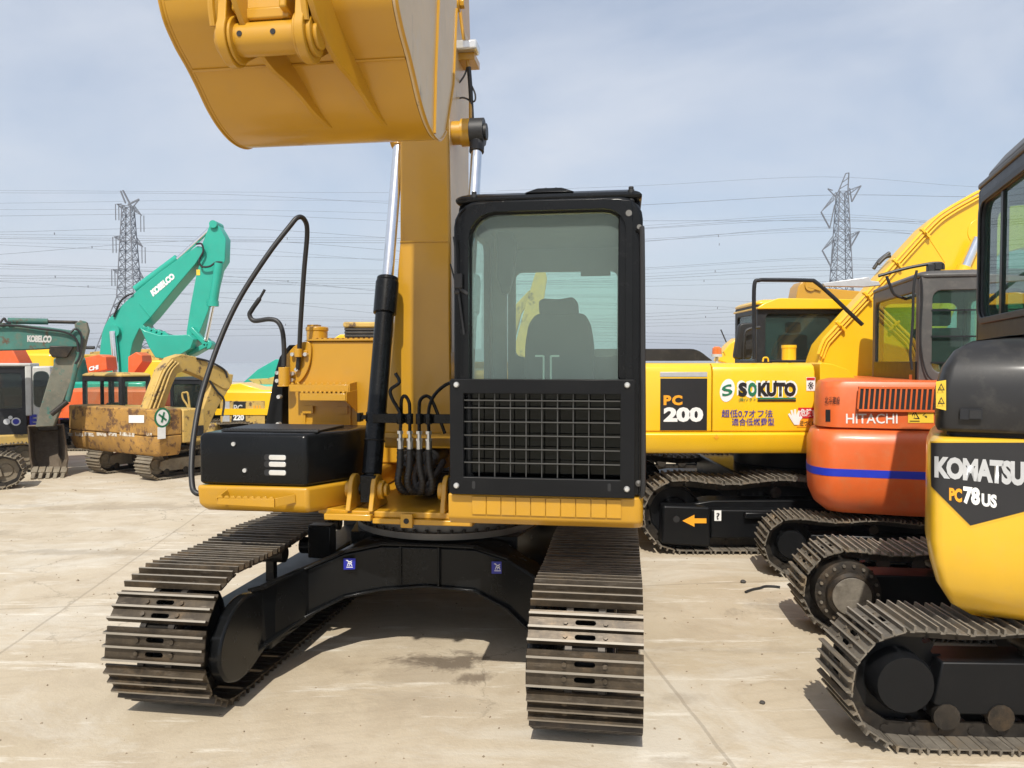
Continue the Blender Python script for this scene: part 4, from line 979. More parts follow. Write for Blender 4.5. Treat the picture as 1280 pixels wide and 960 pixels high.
    for i in range(n):
        m = MB(); x = a.x + i * w; m.box(x + 0.0015, x + w - 0.0015, Y - 0.040, Y - 0.029, a.z, b_.z); m.build('skirt_pad', yellow, sko, 0.003)
    # interior
    se = MB(); ys = Y + 0.95
    def sx(px): return M.fy(px, 420, ys).x
    def sz(py): return M.fy(700, py, ys).z
    poly = [(sx(655), sz(490)), (sx(656), sz(430)), (sx(660), sz(405)), (sx(668), sz(394)), (sx(675), sz(391)), (sx(722), sz(391)), (sx(731), sz(393)), (sx(738), sz(405)), (sx(742), sz(430)), (sx(744), sz(490))]
    se.prism(filletpoly(poly, 0.04), 'y', ys, ys + 0.13)
    se.prism(filletpoly([(sx(674), sz(394)), (sx(673), sz(376)), (sx(679), sz(372.5)), (sx(698), sz(374)), (sx(716), sz(371)), (sx(722), sz(378)), (sx(723), sz(394))], 0.03), 'y', ys - 0.01, ys + 0.10)
    se.box(sx(657), sx(741), Y + 0.45, ys + 0.02, 1.62, 1.78)
    se.build('seat', seatm, cab, 0.03, 3)
    co = MB(); co.box(xl + 0.08, sx(645), Y + 0.35, Y + 1.2, 1.35, 1.86); co.box(sx(752), xr - 0.08, Y + 0.35, Y + 1.2, 1.35, 1.90); co.box(xl + 0.07, xr - 0.07, Y + 0.1, yr - 0.07, 1.325, 1.36)
    co.each('console', cab_dark, cab, 0.02)
    lv = MB()
    for px in (679.5, 688.5):
        p0 = M.fy(px, 525, Y + 0.30); p1 = M.fy(px, 445, Y + 0.36); lv.cyl(p0, p1, 0.006, 8); lv.bar(p1, p1 + Vector((0.05 if px > 684 else -0.05, 0, 0.0)), 0.008, 0.01)
    lv.build('lever', boltm, cab)
    pe = MB()
    for px in (670, 716):
        p = M.fy(px, 560, Y + 0.32); pe.bar(p + Vector((-0.05, 0, 0)), p + Vector((0.05, 0, 0)), 0.16, 0.012, (0, -0.5, 0.9)); pe.bar(p + Vector((-0.04, 0.03, 0.09)), p + Vector((0.05, 0.03, 0.09)), 0.02, 0.03)
    pe.build('pedal', boltm, cab, 0.003)
    # dark roller blind post at the left rear
    bl = MB(); pts = [M.xz(*p, Y + 0.75) for p in ((621, 272), (634, 272), (646, 305), (640, 350), (636, 366), (628, 368), (621, 345))]; bl.prism(pts, 'y', Y + 0.75, Y + 0.80); bl.build('hanging_curtain', cab_dark, cab, 0.004)
    mt = MB(); a = M.fy(726, 345, yr - 0.09); b_ = M.fy(763, 338, yr - 0.09); mt.box(a.x, b_.x, yr - 0.10, yr - 0.065, a.z, b_.z); mt.build('rear_trim', headliner, cab)
    return cab
main_cab(MAIN)

# ================================================================ shared pieces for the other machines
def add_cab(T, x0, x1, y0, y1, z0, z1, mat, glass, win=0.08, low=0.35, r=0.06, sill=None, roofmat=None, mull=0, seat=True, back=True):
    """cab with posts, glazed on four sides; low = height fraction that is solid at the bottom"""
    zb = z0 + (z1 - z0) * low; f = MB(); t = 0.05
    for y in (y0, y1 - t):
        f.ring(rrect(x0, x1, z0, z1 - 0.02, 0.03, 5), rrect(x0 + win, x1 - win, zb, z1 - win - 0.04, r, 5), 'y', y, y + t)
    for x in (x0, x1 - t):
        f.ring(rrect(y0 + t + 0.001, y1 - t - 0.001, z0, z1 - 0.02, 0.03, 5), rrect(y0 + win, y1 - win, zb, z1 - win - 0.04, r, 5), 'x', x, x + t)
    cab = f.build('cab', mat, T, 0.012)
    for k, (ax, a, b_, c) in enumerate((('y', y0 + 0.02, x0, x1), ('y', y1 - 0.026, x0, x1), ('x', x0 + 0.02, y0, y1), ('x', x1 - 0.026, y0, y1))):
        g = MB(); g.prism(rrect(b_ + win - 0.01, c - win + 0.01, zb - 0.01, z1 - win - 0.03, r, 5), ax, a, a + 0.006); g.build('window', glass, cab)
    for i in range(mull):
        m = MB(); x = x0 + (x1 - x0) * (i + 1) / (mull + 1); m.box(x - 0.025, x + 0.025, y0 - 0.004, y0 + 0.045, zb, z1 - win); m.build('window_bar', mat, cab)
    rf = MB(); rf.loft([[(x, y, z) for x, y in filletpoly([(x0 - i, y0 - i), (x1 + i, y0 - i), (x1 + i, y1 + i), (x0 - i, y1 + i)], 0.08)] for z, i in ((z1 - 0.03, 0.012), (z1, 0.015), (z1 + 0.03, -0.03), (z1 + 0.045, -0.10))])
    rf.build('roof', roofmat or mat, cab, 0.008)
    if seat:
        s = MB(); xm = (x0 + x1) / 2; ym = (y0 + y1) / 2; q = min(1.0, (z1 - z0) / 1.62, (x1 - x0) / 0.9, (y1 - y0) / 0.95); s.box(xm - 0.24 * q, xm + 0.24 * q, ym + 0.2 * q, ym + 0.34 * q, z0 + 0.4 * q, z0 + 1.15 * q); s.box(xm - 0.26 * q, xm + 0.26 * q, ym - 0.3 * q, ym + 0.2 * q, z0 + 0.35 * q, z0 + 0.5 * q); s.box(xm - 0.13 * q, xm + 0.13 * q, ym + 0.2 * q, ym + 0.3 * q, z0 + 1.17 * q, z0 + 1.36 * q)
        s.build('seat', seatm, cab, 0.04)
    return cab
def boompx(T, fr, pts, d0, d1, mat, ax='y', name='boom', bev=0.015):
    m = MB()
    if ax == 'y': m.prism([fr.xz(x, y, d0) for x, y in pts], 'y', d0, d1)
    else: m.prism([(lambda p: (p.y, p.z))(fr.fx(x, y, d0)) for x, y in pts], 'x', d0, d1)
    return m.build(name, mat, T, bev)
def tubepx(T, fr, pts, d, r, mat, name, n=8, sm=5):
    m = MB(); ps = [fr.fy(x, y, d if not isinstance(d, list) else d[i]) for i, (x, y) in enumerate(pts)]
    m.tube(smoothpath(ps, sm) if len(ps) > 2 else ps, r, n); return m.build(name, mat, T)
def plan_loft(pts_fn, levels):
    m = MB(); m.loft([[(x, y, z) for x, y in pts_fn(i)] for z, i in levels]); return m

# ================================================================ right: the yellow 200 machine, seen side-on
def machine_a():
    F = Frame(3.42, 9.5, 0)
    T = thing('excavator', 'bright yellow excavator seen side-on right behind the black cab, with a black PC 200 panel', 'excavator', F)
    sh = shoe_mesh('track_shoe', 0.6, 0.19, shoe_dusty, 1.0, True)
    track_at(T, 0, -1.10, -90, 0.6, 4.15, 0.84, 0.19, sh, chain_steel, black_soft, sag=0.05)
    track_at(T, 0, 1.10, -90, 0.6, 4.15, 0.84, 0.19, sh, chain_steel, black_soft, sag=0.05)
    # side cover of the near track frame
    y = -1.415
    c = MB(); c.prism(filletpoly([F.xz(*p, y) for p in ((827, 680), (829, 632), (888, 634), (888, 684))], 0.03), 'y', y, y + 0.2); c.build('idler_cover', black_soft, T, 0.02)
    c = MB(); c.prism(filletpoly([F.xz(*p, y + 0.03) for p in ((889, 673), (889, 637), (1200, 640), (1200, 673))], 0.02), 'y', y + 0.03, y + 0.2); c.box(F.fy(930, 640, y).x, F.fy(960, 640, y).x, y - 0.03, y + 0.03, F.fy(0, 648, y).z, F.fy(0, 640, y).z); c.build('frame_cover', black_soft, T, 0.015)
    h = MB(); p = F.fy(845.5, 649, y); h.cyl(p + Vector((0, 0.01, 0)), p - Vector((0, 0.006, 0)), 0.035, 16); h.build('cover_hole', dark, T)
    hit = lambda a, b: F.fy(a, b, y - 0.004)
    decal(orange_print, T, hit, [(853, 651), (868, 643.5), (868, 648), (883, 648), (883, 654), (868, 654), (868, 658.5)], 'arrow_sticker')
    d = decal(white, T, lambda a, b: F.fy(a, b, y + 0.026), [(893, 651), (901.5, 651), (901.5, 638), (893, 638)])
    text('?', black_print, d, rectmap(lambda a, b: F.fy(a, b, y + 0.02), 895.5, 641, 899.5, 649.5), 0.02)
    u = MB(); u.box(-0.9, 0.9, -0.95, 0.95, 0.45, 0.8); u.lathe([(0.2, 0.8), (0.65, 0.8), (0.65, 1.05), (0.2, 1.05)], (0, 0, 0), 'z', 32); u.build('undercarriage_frame', black_soft, T, 0.02)
    # body
    yb = -1.35
    zt = F.fy(900, 454, yb).z; zs = F.fy(900, 540, yb).z; zl = F.fy(900, 567, yb).z
    b = MB(); xl = F.fy(690, 0, yb).x; xr = F.fy(1024, 0, yb).x
    b.prism([(yb + 0.02, zs), (yb, zs + .01), (yb, zt - 0.09), (yb + 0.025, zt - 0.035), (yb + 0.09, zt), (1.3, zt), (1.3, zs)], 'x', xl, F.fy(894, 0, yb).x - 0.004)
    body = b.build('engine_cover', yellow2, T, 0.012, 3)
    b = MB(); b.prism([(yb + 0.02, zs), (yb, zs + .01), (yb, zt - 0.09), (yb + 0.025, zt - 0.035), (yb + 0.09, zt), (0.2, zt), (0.2, zs)], 'x', F.fy(894, 0, yb).x + 0.004, xr); door = b.build('side_door', yellow2, T, 0.012, 3)
    b = MB(); b.prism(filletpoly([F.xz(*p, yb + 0.02) for p in ((1025, 566), (1025, 453), (1040, 455), (1060, 462), (1074, 478), (1090, 478), (1090, 566))], 0.02), 'y', yb + 0.02, 0.2); b.build('front_fender', yellow2, T, 0.02)
    b = MB(); b.prism([(yb - 0.02, zl + 0.06), (yb - 0.03, zs - 0.02), (yb - 0.0, zs - 0.003), (1.3, zs - 0.003), (1.3, zl), (yb + 0.02, zl)], 'x', xl, F.fy(1120, 0, yb).x); b.build('deck_sill', yellow2, T, 0.012)
    cw = MB(); cw.loft([[(x, y_, z) for x, y_ in [(xl - 0.004, -1.36), (xl - 0.4, -1.25), (xl - 0.7, -0.8), (xl - 0.75, 0), (xl - 0.7, 0.8), (xl - 0.4, 1.25), (xl - 0.004, 1.36)]] for z in (zl, zt - 0.02)]); cw.build('counterweight', yellow2, T, 0.05)
    hit = lambda a, b: F.fy(a, b, yb - 0.004)
    p_ = MB(); a = F.fy(825, 538, yb); c = F.fy(884, 473, yb); p_.box(a.x, c.x, yb - 0.006, yb - 0.0005, a.z, c.z); pl = p_.build('number_panel', black_print, T, 0.002)
    p_ = MB(); a = F.fy(825, 471, yb); c = F.fy(884, 465, yb); p_.box(a.x, c.x, yb - 0.006, yb - 0.0005, a.z, c.z); p_.build('vent_strip', silver, T, 0.002)
    hn = lambda a, b: F.fy(a, b, yb - 0.009)
    text('PC', orange_print, pl, rectmap(hn, 829.5, 494, 853, 506.5), 0.05, sx=1.2); text('200', white, pl, rectmap(hn, 829.5, 509, 879, 527.5), 0.055)
    # logo
    p_ = MB(); c = F.fy(909, 488, yb); pts = [(c.x + (0.078 * math.cos(t) + 0.014 * math.sin(t)), c.z + 0.122 * math.sin(t)) for t in [2 * math.pi * i / 32 for i in range(32)]]
    p_.prism(pts, 'y', yb - 0.004, yb - 0.0005); lg = p_.build('logo_disc', white, door)
    text('S', green_print, lg, quadmap(hn, (903, 496), (916, 493), (915, 479), (902, 483)), 0.02)
    text('SOKUTO', white, door, rectmap(lambda a, b: F.fy(a, b, yb - 0.003), 921, 475.5, 997, 497.5), 0.10)
    text('S', black_print, door, rectmap(hn, 923, 478, 934, 495.5), 0.06); text('O', green_print, door, rectmap(hn, 935, 478, 946, 495.5), 0.06); text('KUTO', black_print, door, rectmap(hn, 947.5, 478, 995, 495.5), 0.06)
    for i, (m_, y0_, y1_) in enumerate(((green_print, 497, 499), (black_print, 500, 501.5))): decal(m_, door, hn, [(947, y1_), (995, y1_), (995, y0_), (947, y0_)], 'logo_bar')
    text('(株)ソクト', green_print, door, rectmap(hn, 923.5, 497, 945, 502.5), 0.012)
    text('超低0,7オフ法', blue_print, door, rectmap(hn, 902, 512, 966, 522), 0.008); text('適合低燃費型', blue_print, door, rectmap(hn, 915, 522.5, 968, 532), 0.008)
    d = decal(white, door, hit, [(1008, 488.5), (1019, 488.5), (1019, 471.5), (1008, 471.5)]); decal(red_print, d, hn, [(1008.5, 475), (1018.5, 475), (1018.5, 472), (1008.5, 472)]); text('※', black_print, d, rectmap(hn, 1010, 477, 1017, 487))
    d = decal(red_print, door, hit, [(996, 523), (1020, 523), (1021, 509.5), (998, 509.5)]); text('危険!!', white, d, rectmap(hn, 1000, 511, 1019, 520.5), 0.02)
    d = decal(orange_print, door, hit, [(996, 534), (1020, 534), (1020, 524), (997, 524)]); text('近づくな', black_print, d, rectmap(hn, 1000, 526, 1019, 532.5), 0.015)
    hd = [F.xz(*p, yb - 0.008) for p in ((993, 531), (989, 525), (985, 518), (987, 516.5), (990, 520), (988, 513), (990.5, 512.5), (992.5, 519), (992.5, 511.5), (995, 511.5), (995.5, 519), (998, 513), (1000, 513.5), (999, 521), (1002, 520), (1003, 522), (1000, 526), (999, 531))]
    p_ = MB(); p_.prism(hd, 'y', yb - 0.009, yb - 0.0045); p_.build('hand_sign', white, door)
    text('✦', orange_print, body, rectmap(lambda a, b: F.fy(a, b, yb - 0.034), 892, 543, 899, 550))
    # hood, filler, hooks
    yh = -0.9
    h = MB(); a = F.fy(740, 451, yh); c = F.fy(888, 436, yh); h.prism(filletpoly([(a.x, a.z), (a.x, c.z), (c.x - 0.15, c.z), (c.x, a.z + 0.02), (c.x + 0.03, a.z)], 0.08), 'y', yh, 0.9); h.build('engine_hood', grey_hood, T, 0.04, 3)
    h = MB(); p = F.fy(986, 450, -1.0); h.lathe([(0.075, p.z), (0.075, p.z + 0.13), (0.082, p.z + 0.135), (0.08, p.z + 0.165)], (p.x, -1.0, 0), 'z', 20); h.build('filler_neck', yellow2, T)
    h = MB(); p = F.fy(957, 452, -1.2); h.tube(smoothpath([p + Vector((-0.03, 0, 0)), p + Vector((-0.02, 0, 0.04)), p + Vector((0.02, 0, 0.04)), p + Vector((0.03, 0, 0))], 4), 0.009, 6); h.build('lifting_hook', yellow2, T)
    # cab beyond the boom
    y0 = 0.5; a = F.fy(946, 470, y0); c = F.fy(1062, 375, y0)
    add_cab(T, a.x, c.x + 0.25, y0, y0 + 1.0, a.z - 0.4, c.z - 0.03, cab_dark, glass_dark, 0.11, 0.45, roofmat=yellow2)
    rf = MB(); zz = F.fy(0, 374, y0).z; rf.prism(filletpoly([(a.x - 0.04, zz - 0.13), (c.x + 0.28, zz - 0.13), (c.x + 0.28, zz - 0.01), (a.x + 0.25, zz + 0.01), (a.x + 0.06, zz - 0.06)], 0.05), 'y', y0 - 0.06, y0 + 1.05); rf.build('cab_roof', yellow2, T, 0.03, 3)
    mi = MB(); a = F.fy(917, 449, -0.5); c = F.fy(940, 403, -0.5); mi.prism(filletpoly([(a.x, a.z), (c.x, a.z), (c.x + .02, c.z), (a.x + 0.06, c.z - 0.01)], 0.05), 'y', -0.52, -0.42); mi.build('mirror', rubber, T, 0.02)
    tubepx(T, F, [(930, 449), (931, 418), (937, 411), (950, 409)], -0.6, 0.018, rubber, 'mirror_arm')
    tubepx(T, F, [(943, 449), (942.5, 400), (943, 356), (949, 350.5), (960, 350), (1010, 350.5), (1020, 353), (1040, 370), (1062, 391), (1078, 406)], -1.15, 0.022, cab_dark, 'handrail', 10)
    # boom
    yq = -0.28
    top = [(1012, 455), (1016, 440), (1022, 424), (1031, 413), (1081, 359), (1122, 313), (1157, 275), (1176, 260), (1200, 246), (1222, 235), (1260, 226), (1320, 232), (1400, 262)]
    topf = [(x + 9, y + 6) for x, y in top]
    boom = boompx(T, F, topf + [(1400, 330), (1300, 305), (1250, 318), (1215, 350), (1150, 430), (1120, 480), (1012, 480)], yq, yq + 0.42, yellow2)
    for o_, r_ in ((2.5, 0.02), (7, 0.014), (11, 0.012)):
        tubepx(boom, F, [(x + 5 + o_ * 0.75, y + o_ * 0.65 + 1) for x, y in top[1:-1]], yq - 0.03, r_, yellow2, 'oil_pipe', 6, 3)
    cl = MB()
    for px, py in ((1044, 403), (1078, 366), (1115, 325), (1150, 287)):
        p = F.fy(px + 6, py + 4, yq - 0.035); cl.bar(p + Vector((-0.05, 0, 0.05)), p + Vector((0.06, 0, -0.06)), 0.05, 0.03); cl.cyl(p + Vector((0, -0.03, 0)), p + Vector((0, -0.05, 0)), 0.014, 6)
    cl.each('pipe_clamp', yellow2, boom, 0.003)
    w = MB(); w.tube([F.fy(1157, 291, yq - 0.001), F.fy(1181, 328, yq - 0.001)], 0.006, 5); w.build('weld_seam', yellow2, boom)
    bo = MB(); p = F.fy(1226, 290, yq); bo.cyl(p + Vector((0, 0.05, 0)), p - Vector((0, 0.008, 0)), 0.16, 32); bo.build('pin_plate', yellow2, boom, 0.004)
    tubepx(T, F, [(1222, 298), (1206, 334)], yq - 0.12, 0.055, chrome, 'rod', 18); tubepx(T, F, [(1206, 334), (1160, 440)], yq - 0.12, 0.085, yellow2, 'boom_cylinder', 18)
    tubepx(T, F, [(1098, 330), (1106, 322), (1113, 320)], 0.0, 0.022, rubber, 'hose'); tubepx(T, F, [(1092, 336), (1100, 325), (1112, 316)], 0.1, 0.022, rubber, 'hose')
    return T
machine_a()

# ================================================================ orange machine
def machine_b():
    F = Frame(4.04, 8.02, 12)
    T = thing('excavator', 'faded orange excavator with a blue stripe round its rear, parked between two yellow ones', 'excavator', F)
    sh = shoe_mesh('track_shoe', 0.45, 0.15, shoe_dusty, 0.75, True)
    def wl(X, Y): v = F.loc(X, Y, 0); return v.x, v.y
    rot = 90 + 4
    cx, cy = wl(3.83, 7.27); track_at(T, cx, cy, rot, 0.45, 2.9, 0.60, 0.15, sh, chain_steel, black_soft, sag=0.03)
    cx, cy = wl(4.05, 8.80); track_at(T, cx, cy, rot, 0.45, 2.9, 0.60, 0.15, sh, chain_steel, black_soft, sag=0.03)
    u = MB(); u.box(-0.6, 0.6, -0.7, 0.7, 0.25, 0.55); u.lathe([(0.1, 0.55), (0.45, 0.55), (0.45, 0.72), (0.1, 0.72)], (0, 0, 0), 'z', 28); u.build('undercarriage_frame', black_soft, T, 0.02)
    yr = -1.22; xl = -1.20
    z = lambda py, y=yr: F.fy(1090, py, y).z
    def plan(i):
        a = 0.10
        rx = lambda px, y: F.fy(px, 452, y).x + i
        base = [(rx(1040, 1.2), 1.2), (rx(1018, 0.2), 0.2), (rx(1009, -0.45), -0.45), (rx(1010, -0.8), -0.8), (rx(1016, -1.02), -1.02 + i * .5), (rx(1036, -1.17) , -1.17 + i), (xl + 1.1, yr - 0.02 + i), (0.7, yr - 0.0 + i), (1.05 - i, yr + 0.15 + i), (1.25 - i, yr + 0.5 + i), (1.25 - i, 1.2)]
        return filletpoly(base, [0, 0.3, 0.3, 0.2, 0.12, 0.16, 0.4, 0.3, 0.2, 0.15, 0], 5)
    zs = z(538)
    cw = plan_loft(plan, ((z(651), 0.30), (z(647), 0.16), (z(636), 0.06), (z(620), 0.01), (z(600), 0.0), (z(556), 0.0), (z(544), 0.03), (zs + 0.004, 0.09)))
    cwo = cw.build('counterweight', orange, T, 0.0, 2, 50)
    m = plan_loft(plan, ((z(597.5), -0.003), (z(588), -0.003)))
    m.build('stripe', stripe_blue, cwo)
    hd = plan_loft(plan, ((zs + 0.014, 0.06), (z(486), 0.075), (z(478), 0.10), (z(475.5), 0.17)))
    hood = hd.build('engine_hood', orange, T, 0.0, 2, 50)
    # vents and prints on the hood rear: planes found where the rear plane stands
    ys = yr + 0.042
    hit = planray(F, plan(0.06), 0.0010, ys); hn = planray(F, plan(0.06), 0.0018, ys)
    vp = MB(); a = F.fy(1073, 513, ys); c = F.fy(1172, 485, ys)
    n = 15; w = (c.x - a.x) / n
    vp.box(a.x, c.x, ys - 0.010, ys + 0.03, c.z - 0.012, c.z + 0.01); vp.box(a.x, c.x, ys - 0.010, ys + 0.03, a.z - 0.01, a.z + 0.012)
    for i in range(n + 1):
        x = a.x + w * i; vp.bar((x - 0.006, ys + 0.0, a.z + 0.012), (x + 0.006, ys + 0.0, c.z - 0.012), w * 0.36, 0.02, (0, 1, 0))
    vp.each('vent_slat', orange, hood, 0.002)
    vb = MB(); vb.box(a.x, c.x, ys - 0.002, ys + 0.02, a.z, c.z); vb.build('vent_shadow', dark, hood)
    text('HITACHI', white, hood, rectmap(hn, 1057.5, 517, 1122, 529.5), 0.012)
    d = decal(yellow_print, hood, hit, [(1135, 528.5), (1167, 528.5), (1167, 511.5), (1135, 511.5)])
    text('△', black_print, d, rectmap(hn, 1136.5, 513, 1150, 524), 0.012); text('!', black_print, d, rectmap(hn, 1142.7, 517, 1143.8, 522), 0.02); decal(black_print, d, hn, [(1137, 527), (1149.5, 527), (1149.5, 525.8), (1137, 525.8)], 'small_print'); text('↔', black_print, d, rectmap(hn, 1153, 516, 1165, 523), 0.01)
    ys2 = ys + 0.02
    d = decal(dark, hood, hit, [(1032, 527), (1038, 527), (1038, 512), (1032, 512)], 'latch_recess')
    text('北斗建設', black_print, hood, rectmap(hn, 1031, 495.5, 1050, 505), 0.01)
    # cab
    yc = -0.95; a = F.fy(1148, 480, yc); zt = F.fy(1148, 343, yc).z
    xc = a.x
    cab = add_cab(T, xc, xc + 0.98, yc, yc + 1.72, 1.30, zt, cab_grey, glass_clear, 0.11, 0.42, 0.08, roofmat=cab_grey)
    lo = MB(); lo.box(xc - 0.012, xc - 0.001, yc + 0.06, yc + 1.6, z(478, yc), z(452, yc)); lo.build('lower_door_panel', black_soft, cab, 0.004)
    ru = MB()
    for k in range(3): ru.box(xc + 0.1, xc + 0.88, yc - 0.006, yc + 0.008, zt - 0.34 - 0.24 * k, zt - 0.325 - 0.24 * k)
    ru.each('window_rail', cab_dark, cab)
    tubepx(cab, F, [(1146, 338), (1142, 360), (1141, 400), (1138, 440), (1140, 462)], yc - 0.02, 0.012, rubber, 'door_hose'); tubepx(cab, F, [(1151, 345), (1153, 370), (1151, 430), (1160, 470), (1180, 478)], yc - 0.03, 0.008, rubber, 'door_hose')
    tubepx(cab, F, [(1108, 345), (1112, 355), (1118, 368), (1134, 374)], yc + 0.5, 0.014, rubber, 'mirror_arm')
    p = F.fy(1145, 346, yc + 0.1)
    tubepx(cab, F, [(1098, 345), (1130, 336), (1155, 331), (1168, 329), (1178, 330), (1179, 337)], yc + 0.1, 0.015, rubber, 'roof_cable')
    cl = MB()
    for px, py in ((1163, 333), (1172, 331)): p = F.fy(px, py, yc + 0.1); cl.box(p.x - 0.03, p.x + 0.03, p.y - 0.03, p.y + 0.03, p.z - 0.05, p.z + 0.02)
    cl.each('cable_clamp', rubber, cab, 0.005)
    # chrome blade seen above the cab roof
    bd = MB(); pts = [F.fy(*p, yc + 0.6) for p in ((1028, 354), (1080, 347), (1086, 346), (1088, 351), (1098, 352), (1100, 357), (1080, 359), (1030, 358))]; bd.prism([(q.x, q.z) for q in pts], 'y', yc + 0.58, yc + 0.64); bd.build('mirror_stay', silver, cab, 0.006)
    # beacon
    be = MB(); p = F.fy(1150, 477, -0.75); be.box(p.x - 0.085, p.x + 0.075, -0.8, -0.7, p.z - 0.02, p.z + 0.07); be.build('lamp_block', orange, T, 0.01)
    be = MB(); p = F.fy(1166, 476, -0.8); be.lathe([(0.0, p.z), (0.062, p.z), (0.062, p.z + 0.1), (0.05, p.z + 0.15), (0.0, p.z + 0.165)], (p.x, -0.8, 0), 'z', 20); be.build('beacon', beacon_m, T)
    # folded boom ahead of the house
    b = MB(); b.prism([(1.2, 1.0), (1.7, 1.6), (2.9, 2.3), (3.6, 1.9), (3.7, 1.6), (2.9, 1.9), (1.9, 1.2), (1.5, 0.85)], 'x', -0.75, -0.45); b.build('boom', orange, T, 0.02)
    return T
machine_b()

# ================================================================ nearest machine on the right
def machine_c():
    F = Frame(3.56, 4.69, 19)
    T = thing('excavator', 'golden yellow excavator with black rear hood, cut off by the right edge of the photo', 'excavator', F)
    sh = shoe_mesh('track_shoe', 0.45, 0.155, shoe_dusty, 0.8, True)
    def wl(X, Y): v = F.loc(X, Y, 0); return v.x, v.y
    cx, cy = wl(3.16, 4.13); track_at(T, cx, cy, 90 + 19 - 2, 0.45, 2.85, 0.69, 0.155, sh, chain_steel, black_soft, sag=0.02)
    cx, cy = wl(3.57, 5.72); track_at(T, cx, cy, 90 + 19 - 7, 0.45, 2.85, 0.69, 0.155, sh, chain_steel, black_soft, sag=0.03)
    # travel motor cover facing the camera
    X, Y = 3.57 - 1.42 * 0.9925 + 0.345, 5.72 + 1.42 * 0.122 - 0.04
    hx, hy = wl(X, Y); ca, sa = math.cos(R(12)), math.sin(R(12))
    def hub(prof, mb):
        secs = []
        for r, h in prof:
            q = []
            for k in range(32):
                t = 2 * math.pi * k / 32; q.append(Vector((hx + r * math.cos(t) * ca + h * sa * -1 * -1 * 0, hy, 0.35)) * 0 + Vector((hx, hy, 0.345)) + Vector((ca, sa, 0)) * (r * math.cos(t)) + Vector((0, 0, 1)) * (r * math.sin(t)) + Vector((sa, -ca, 0)) * h)
            secs.append(q)
        mb.loft(secs)
    m = MB(); hub([(0.02, 0.0), (0.235, 0.0), (0.235, 0.235), (0.20, 0.245), (0.165, 0.25), (0.165, 0.30), (0.145, 0.325), (0.02, 0.33)], m); mo = m.build('travel_motor', chain_steel, T, 0.0)
    m = MB()
    for k in range(18):
        t = 2 * math.pi * k / 18; p = Vector((hx, hy, 0.345)) + Vector((ca, sa, 0)) * (0.205 * math.cos(t)) + Vector((0, 0, 0.205 * math.sin(t))) + Vector((sa, -ca, 0)) * 0.24; m.cyl(p, p + Vector((sa, -ca, 0)) * 0.02, 0.012, 6)
    m.each('motor_bolt', shoe_dusty, mo)
    m = MB(); hub([(0.02, 0.3305), (0.138, 0.3305), (0.135, 0.336), (0.02, 0.338)], m); m.build('motor_cap', shoe_dusty, mo)
    u = MB(); u.box(-0.55, 0.55, -0.7, 0.7, 0.3, 0.6); u.lathe([(0.1, 0.6), (0.5, 0.6), (0.5, 0.72), (0.1, 0.72)], (0, 0, 0), 'z', 28); u.build('undercarriage_frame', black_soft, T, 0.02)
    yr = -1.17; xl = -1.17
    z = lambda py, px=1220, y=yr: F.fy(px, py, y).z
    def plan(i):
        rx = lambda px, y: F.fy(px, 452, y).x + i
        base = [(rx(1200, 1.2), 1.2), (rx(1172, 0.3), 0.3), (rx(1160, -0.45), -0.45), (rx(1159, -0.85), -0.85), (rx(1161, -1.04), -1.04 + i * .5), (rx(1170, yr + .03), yr + 0.03 + i), (xl + 0.8, yr - 0.04 + i), (0.5, yr - 0.02 + i), (1.0 - i, yr + 0.15 + i), (1.17 - i, yr + 0.5 + i), (1.17 - i, 1.2)]
        return filletpoly(base, [0, 0.3, 0.3, 0.15, 0.08, 0.1, 0.4, 0.3, 0.2, 0.15, 0], 5)
    zt = z(549)
    cw = plan_loft(plan, ((0.66, 0.36), (0.69, 0.24), (0.76, 0.13), (0.88, 0.055), (1.0, 0.02), (1.12, 0.0), (zt - 0.05, 0.0), (zt - 0.015, 0.015), (zt, 0.035)))
    cwo = cw.build('counterweight', yellow3, T, 0.0, 2, 50)
    # prints lie on the surface: find where the ray meets the plan outline
    pl0 = [Vector((x, y)) for x, y in plan(0.0)]
    def surf(off):
        def f(px, py):
            d = Vector((X_ := ray(px, py))[0:2]); d3 = ray(px, py)
            dx = d3[0] * F.c - d3[1] * F.s; dy = d3[0] * F.s + d3[1] * F.c
            best = None
            for a, b in zip(pl0, pl0[1:]):
                e = b - a; den = dx * e.y - dy * e.x
                if abs(den) < 1e-9: continue
                ox, oy = F.cam.x, F.cam.y
                t = ((a.x - ox) * e.y - (a.y - oy) * e.x) / den; s_ = ((a.x - ox) * dy - (a.y - oy) * dx) / den
                if t > 0 and -0.001 <= s_ <= 1.001 and (best is None or t < best): best = t
            if best is None: return F.fy(px, py, yr - off)
            return F.cam + Vector((dx, dy, d3[2])) * (best - off / 1.0)
        return f
    def strip_decal(mat, fn, cols, parent, name):
        """cols: (px, y_top, y_bottom)"""
        m = MB(); top = [fn(x, a) for x, a, b in cols]; bot = [fn(x, b) for x, a, b in cols]; n = len(cols)
        m.add(top + bot, [(i, i + 1, n + i + 1, n + i) for i in range(n - 1)]); return m.build(name, mat, parent)
    cols = [(1163.5, 553.5, 598)] + [(x, 553.5 - 0.2 * (x - 1163) / 100, (608 + (657 - 608) * (x - 1164) / 49) if x < 1213 else 657 - (x - 1213) * 0.26) for x in (1164, 1168, 1174, 1180, 1186, 1192, 1198, 1205, 1213, 1225, 1240, 1260, 1280, 1300, 1330, 1370, 1420)]
    # yellow raised border under the panel
    strip_decal(yellow3, surf(0.002), [(c[0] - (1 if i == 0 else 0), c[1] - 2, c[2] + 2.6) for i, c in enumerate(cols)], cwo, 'panel_border')
    pn = strip_decal(black_print, surf(0.0045), cols, cwo, 'name_panel')
    s8 = surf(0.007)
